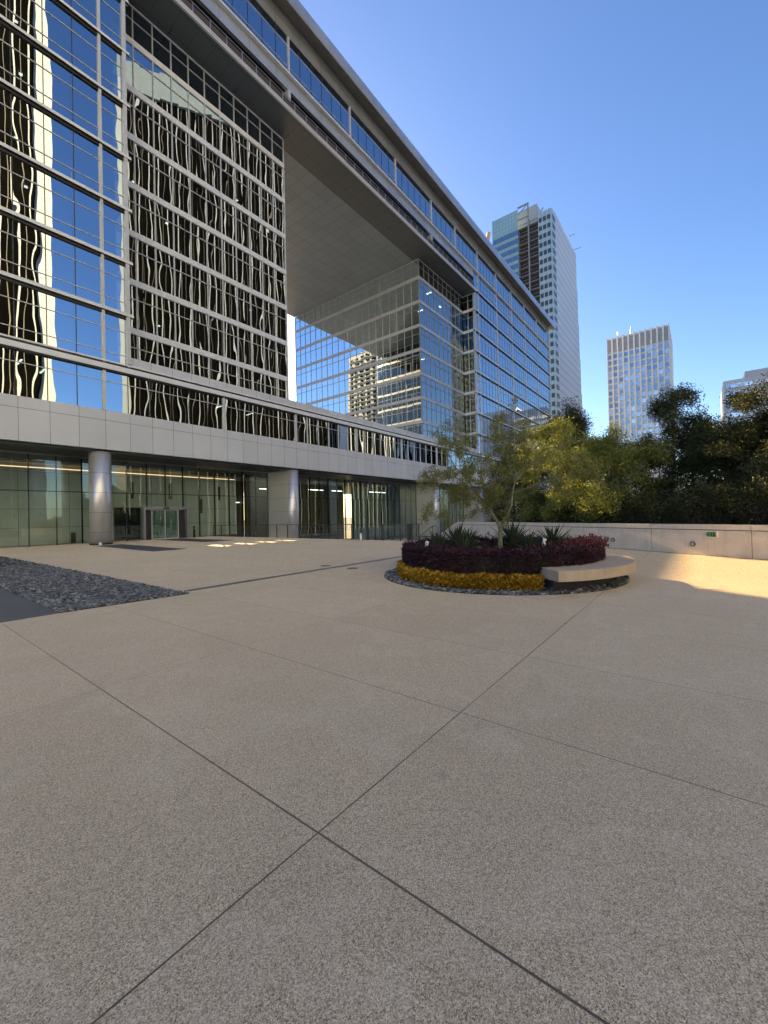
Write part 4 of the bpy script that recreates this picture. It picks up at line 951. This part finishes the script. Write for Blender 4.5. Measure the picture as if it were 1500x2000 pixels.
w.build('pier', m_conc, t2)
w = MB(); w.box(UX0+.71,UX1+.2,UY0,UY0+.49,-6,UZ+.5); w.build('end_wall', m_panel('end_wall_concrete',(.52,.52,.53),[],.75,0,.03,scale=.05), t2)
for j in range(28):
    z_ = UZ-13.2-j*3.9; g_ = MB()
    for k in range(NB):
        g_.box(UX0+.5,UX0+.69,UY0+dy*k+.55,UY0+dy*(k+1)-.55,z_,z_+2.55)
    g_.build('window_row', m_blue, t2)
w = MB()
for k in range(NB):
    for q_ in range(4): w.box(UX0+.35,UX0+.69,UY0+dy*k+.5+q_*.56,UY0+dy*k+.75+q_*.56,UZ-9.4,UZ-1.)
w.build('louvre', m_plain('louvre_metal',(.38,.39,.40),.6), t2)
w = MB(); w.tube([(UX0+2,UY1-6,UZ),(UX0+2,UY1-6,UZ+4.)],.07,5); w.build('antenna', M['steel'], t2)
w = MB(); w.tube([(UX0+2,UY1-13,UZ),(UX0+2,UY1-13.3,UZ+5.)],.07,5); w.tube([(UX0+2,UY1-13.1,UZ+2),(UX0+2,UY1-14,UZ+3.4)],.1,5); w.build('antenna', M['steel'], t2)
# banded block at the right edge
t3 = empty('banded_block', (299,-11,-6), 'white and glass banded office block at the right edge', 'building')
w = MB(); w.box(299.6,338,-62,-11.2,-6,72.8); w.build('wall', m_plain('block_white',(.60,.61,.63),.6,0,.04,.1), t3)
w = MB(); w.box(299.5,330,-60,-20.5,72.81,76.3); w.build('penthouse', m_plain('block_penthouse',(.52,.55,.60),.6,0,.04,.1), t3)
for j in range(17):
    z_ = 68.4-j*4.05; g_ = MB(); g_.box(299.25,299.59,-61.5,-12.2,z_,z_+2.2); o = g_.build('window_row', m_blue, t3)
    f_ = MB(); y = -61.
    while y < -12.5: f_.box(299.15,299.24,y,y+.25,z_,z_+2.2); y += 2.6
    f_.build('glazing_bar', M['alu'], o)  # pale mullions in front of the window row

# ------------------------------------------------------------------ towers behind the viewer, seen mirrored in the glass, and an added bounce block
m_rib = m_plain('tower_rib', (.50,.57,.64), .55, .1, .05, .1)
m_darkglass = m_plain('black_tower_glass', (.005,.005,.005), .6, 0, .3, .1, .0)
def rib_tower(x, y, ux, uy, width, z1, label, pier_l, pier_r, spacing=3.4):
    """one long facade of close ribs; u runs along the wall, outward normal is (-uy,ux)"""
    u = np.array([ux,uy]); nrm = np.array([-uy,ux]); o_ = np.array([x,y]); dep = 40.
    e = empty('ribbed_tower', (x,y,-6), label, 'tower', 'ribbed towers mirrored in the glass')
    def ob_(m, a, b, d0, d1, z0, z1_): c = o_+u*(a+b)/2+nrm*(d0+d1)/2; m.obox(c, u, (b-a)/2, (d1-d0)/2, z0, z1_)
    w = MB(); ob_(w, .2, width-.2, -dep, -.05, -6, z1-10.); w.build('glazed_wall', m_darkglass, e)
    r_ = MB(); a = pier_l+1.2
    while a < width-pier_r-1.: ob_(r_, a, a+.32, -.04, .12, -6, z1-10.); a += spacing
    r_.build('rib', m_rib, e)
    r_ = MB(); a = pier_l+1.2+spacing/2
    while a < width-pier_r-1.: ob_(r_, a, a+.14, -.04, .06, -6, z1-10.); a += spacing
    r_.build('thin_rib', m_plain('thin_rib_metal',(.16,.155,.145),.5), e)
    p_ = MB(); ob_(p_, 0, pier_l, -dep, .9, -6, z1-10.); ob_(p_, width-pier_r, width, -dep, .9, -6, z1-10.); p_.build('corner_pier', m_rib, e)
    t_ = MB(); ob_(t_, -.1, width+.1, -dep-.1, 1., z1-9.99, z1); t_.build('roof_band', m_panel('roof_band_panels',(.28,.36,.42),[],.5,0,.1), e)
    return e
rib_tower(59.7,-101.2,.88,.475,86.,175.,'ribbed dark tower mirrored across the recessed glass wall',3.2,3.4)
rib_tower(9.4,-52.3,.97,-.243,20.,175.,'ribbed dark tower mirrored at the left end of the facade',3.,2.6,3.0)
e = empty('bounce_block', (-70,-58,-6), 'broad pale unseen block added behind the viewer to bounce sunlight onto the plaza', 'building')  # added out of view to throw sunlight back into the shaded plaza
w = MB(); w.box(-170,4,-90,-58,-6,118); w.build('wall', m_plain('bounce_cladding',(.60,.72,.84),.7,0,.04,.05), e)  # cool tint evens out the orange of the bounced sun
for j in range(27):
    g_ = MB(); g_.box(-168,2,-57.99,-57.8,4+j*4.2,5.0+j*4.2); g_.build('window_row', m_plain('pale_glazing',(.30,.32,.34),.3) if j == 0 else bpy.data.materials['pale_glazing'], e)
e = empty('mirrored_block', (350,-60,-6), 'white banded block mirrored low in the right wing glass', 'building')
w = MB(); w.box(352,470,-95,-60,-6,93); w.build('wall', m_conc, e)
for j in range(22):
    g_ = MB(); g_.box(353,469,-59.99,-59.8,4+j*4.05,6.4+j*4.05); g_.build('window_row', m_darkglass, e)
e = empty('mirrored_block', (178,-98,-6), 'dark ribbed block mirrored in the bridge windows left of the tree', 'building')
w = MB(); w.box(178,250,-130,-98,-6,92); w.build('wall', m_darkglass, e)
for k in range(16):
    g_ = MB(); g_.box(179+k*4.6,179.8+k*4.6,-97.99,-97.5,-6,91.5); g_.build('rib', m_rib, e)
e = empty('mirrored_block', (262,-96,-6), 'dark glass block mirrored low beside the right wing corner', 'building')
w = MB(); w.box(258,292,-130,-96,-6,60); w.build('wall', m_plain('dark_block',(.10,.10,.10),.4), e)
w = MB(); w.box(259,291,-95.99,-95.7,10,58); w.build('window_row', m_darkglass, e)
e = empty('apartment_tower', (-150,208,-6), 'beige balconied apartment tower mirrored in the inner side of the opening', 'tower')
w = MB(); w.box(-190,-150,206,238,-6,138); w.box(-160,-149.9,205.9,206.,-6,138); w.build('wall', m_plain('beige_concrete',(.34,.36,.37),.8,0,.06,.1), e)
for j in range(34):
    z_ = 4+j*3.9
    g_ = MB()
    for k in range(5): g_.box(-149.99,-149.8,207.5+k*6.1,211.+k*6.1,z_,z_+2.3)
    for k in range(5): g_.box(-188+k*7.5,-184+k*7.5,205.7,205.89,z_,z_+2.3)
    g_.build('window_row', m_darkglass, e)
    b_ = MB(); b_.box(-149.79,-148.2,207.,237,z_-.7,z_-.3); b_.box(-189,-151,204.2,205.69,z_-.7,z_-.3); b_.build('balcony', bpy.data.materials['beige_concrete'], e)

# ------------------------------------------------------------------ camera, sun, sky
F_PX, PIT, ROL, YAW = 799.478, R(.51965), R(-1.28302), R(52.19095)
fw = Vector((math.sin(YAW)*math.cos(PIT), math.cos(YAW)*math.cos(PIT), math.sin(PIT)))
rt = Vector((math.cos(YAW), -math.sin(YAW), 0)); up = rt.cross(fw)
r2 = rt*math.cos(ROL)+up*math.sin(ROL); u2 = up*math.cos(ROL)-rt*math.sin(ROL)
cam = bpy.data.cameras.new('camera'); co = bpy.data.objects.new('camera', cam); col.objects.link(co)
cam.sensor_fit = 'HORIZONTAL'; cam.sensor_width = 36.; cam.lens = 36.*F_PX/1500.; cam.clip_end = 6000.; cam.clip_start = .05
mat = Matrix(((r2.x,u2.x,-fw.x,0),(r2.y,u2.y,-fw.y,0),(r2.z,u2.z,-fw.z,1.555),(0,0,0,1))); co.matrix_world = mat
sc.camera = co
SAZ, SEL = R(28.0), R(20.4)
sd = Vector((math.sin(SAZ)*math.cos(SEL), math.cos(SAZ)*math.cos(SEL), math.sin(SEL)))
L = bpy.data.lights.new('sun', 'SUN'); L.energy = 3.7; L.angle = R(.5); L.color = (1.,.65,.26)
lo = bpy.data.objects.new('sun', L); col.objects.link(lo); lo.rotation_euler = sd.to_track_quat('Z','Y').to_euler()
W = bpy.data.worlds.new('World'); sc.world = W; W.use_nodes = True
nt = W.node_tree; bg = nt.nodes['Background']; sk = nt.nodes.new('ShaderNodeTexSky'); sk.sky_type = 'NISHITA'
sk.sun_disc = False; sk.sun_elevation = SEL; sk.sun_rotation = SAZ; sk.altitude = 50; sk.air_density = 1.; sk.dust_density = .7; sk.ozone_density = 3.
hs = nt.nodes.new('ShaderNodeHueSaturation'); hs.inputs['Saturation'].default_value = 1.12; hs.inputs['Hue'].default_value = .508; nt.links.new(sk.outputs[0], hs.inputs['Color']); nt.links.new(hs.outputs[0], bg.inputs[0]); bg.inputs[1].default_value = .07
sc.view_settings.view_transform = 'Standard'; sc.view_settings.look = 'None'; sc.view_settings.gamma = 1.; sc.view_settings.use_curve_mapping = False
sc.view_settings.exposure = 2.0
sc.cycles.max_bounces = 10; sc.cycles.diffuse_bounces = 4; sc.cycles.glossy_bounces = 5; sc.cycles.transparent_max_bounces = 16
sc.cycles.use_denoising = True; sc.cycles.denoising_prefilter = 'NONE'
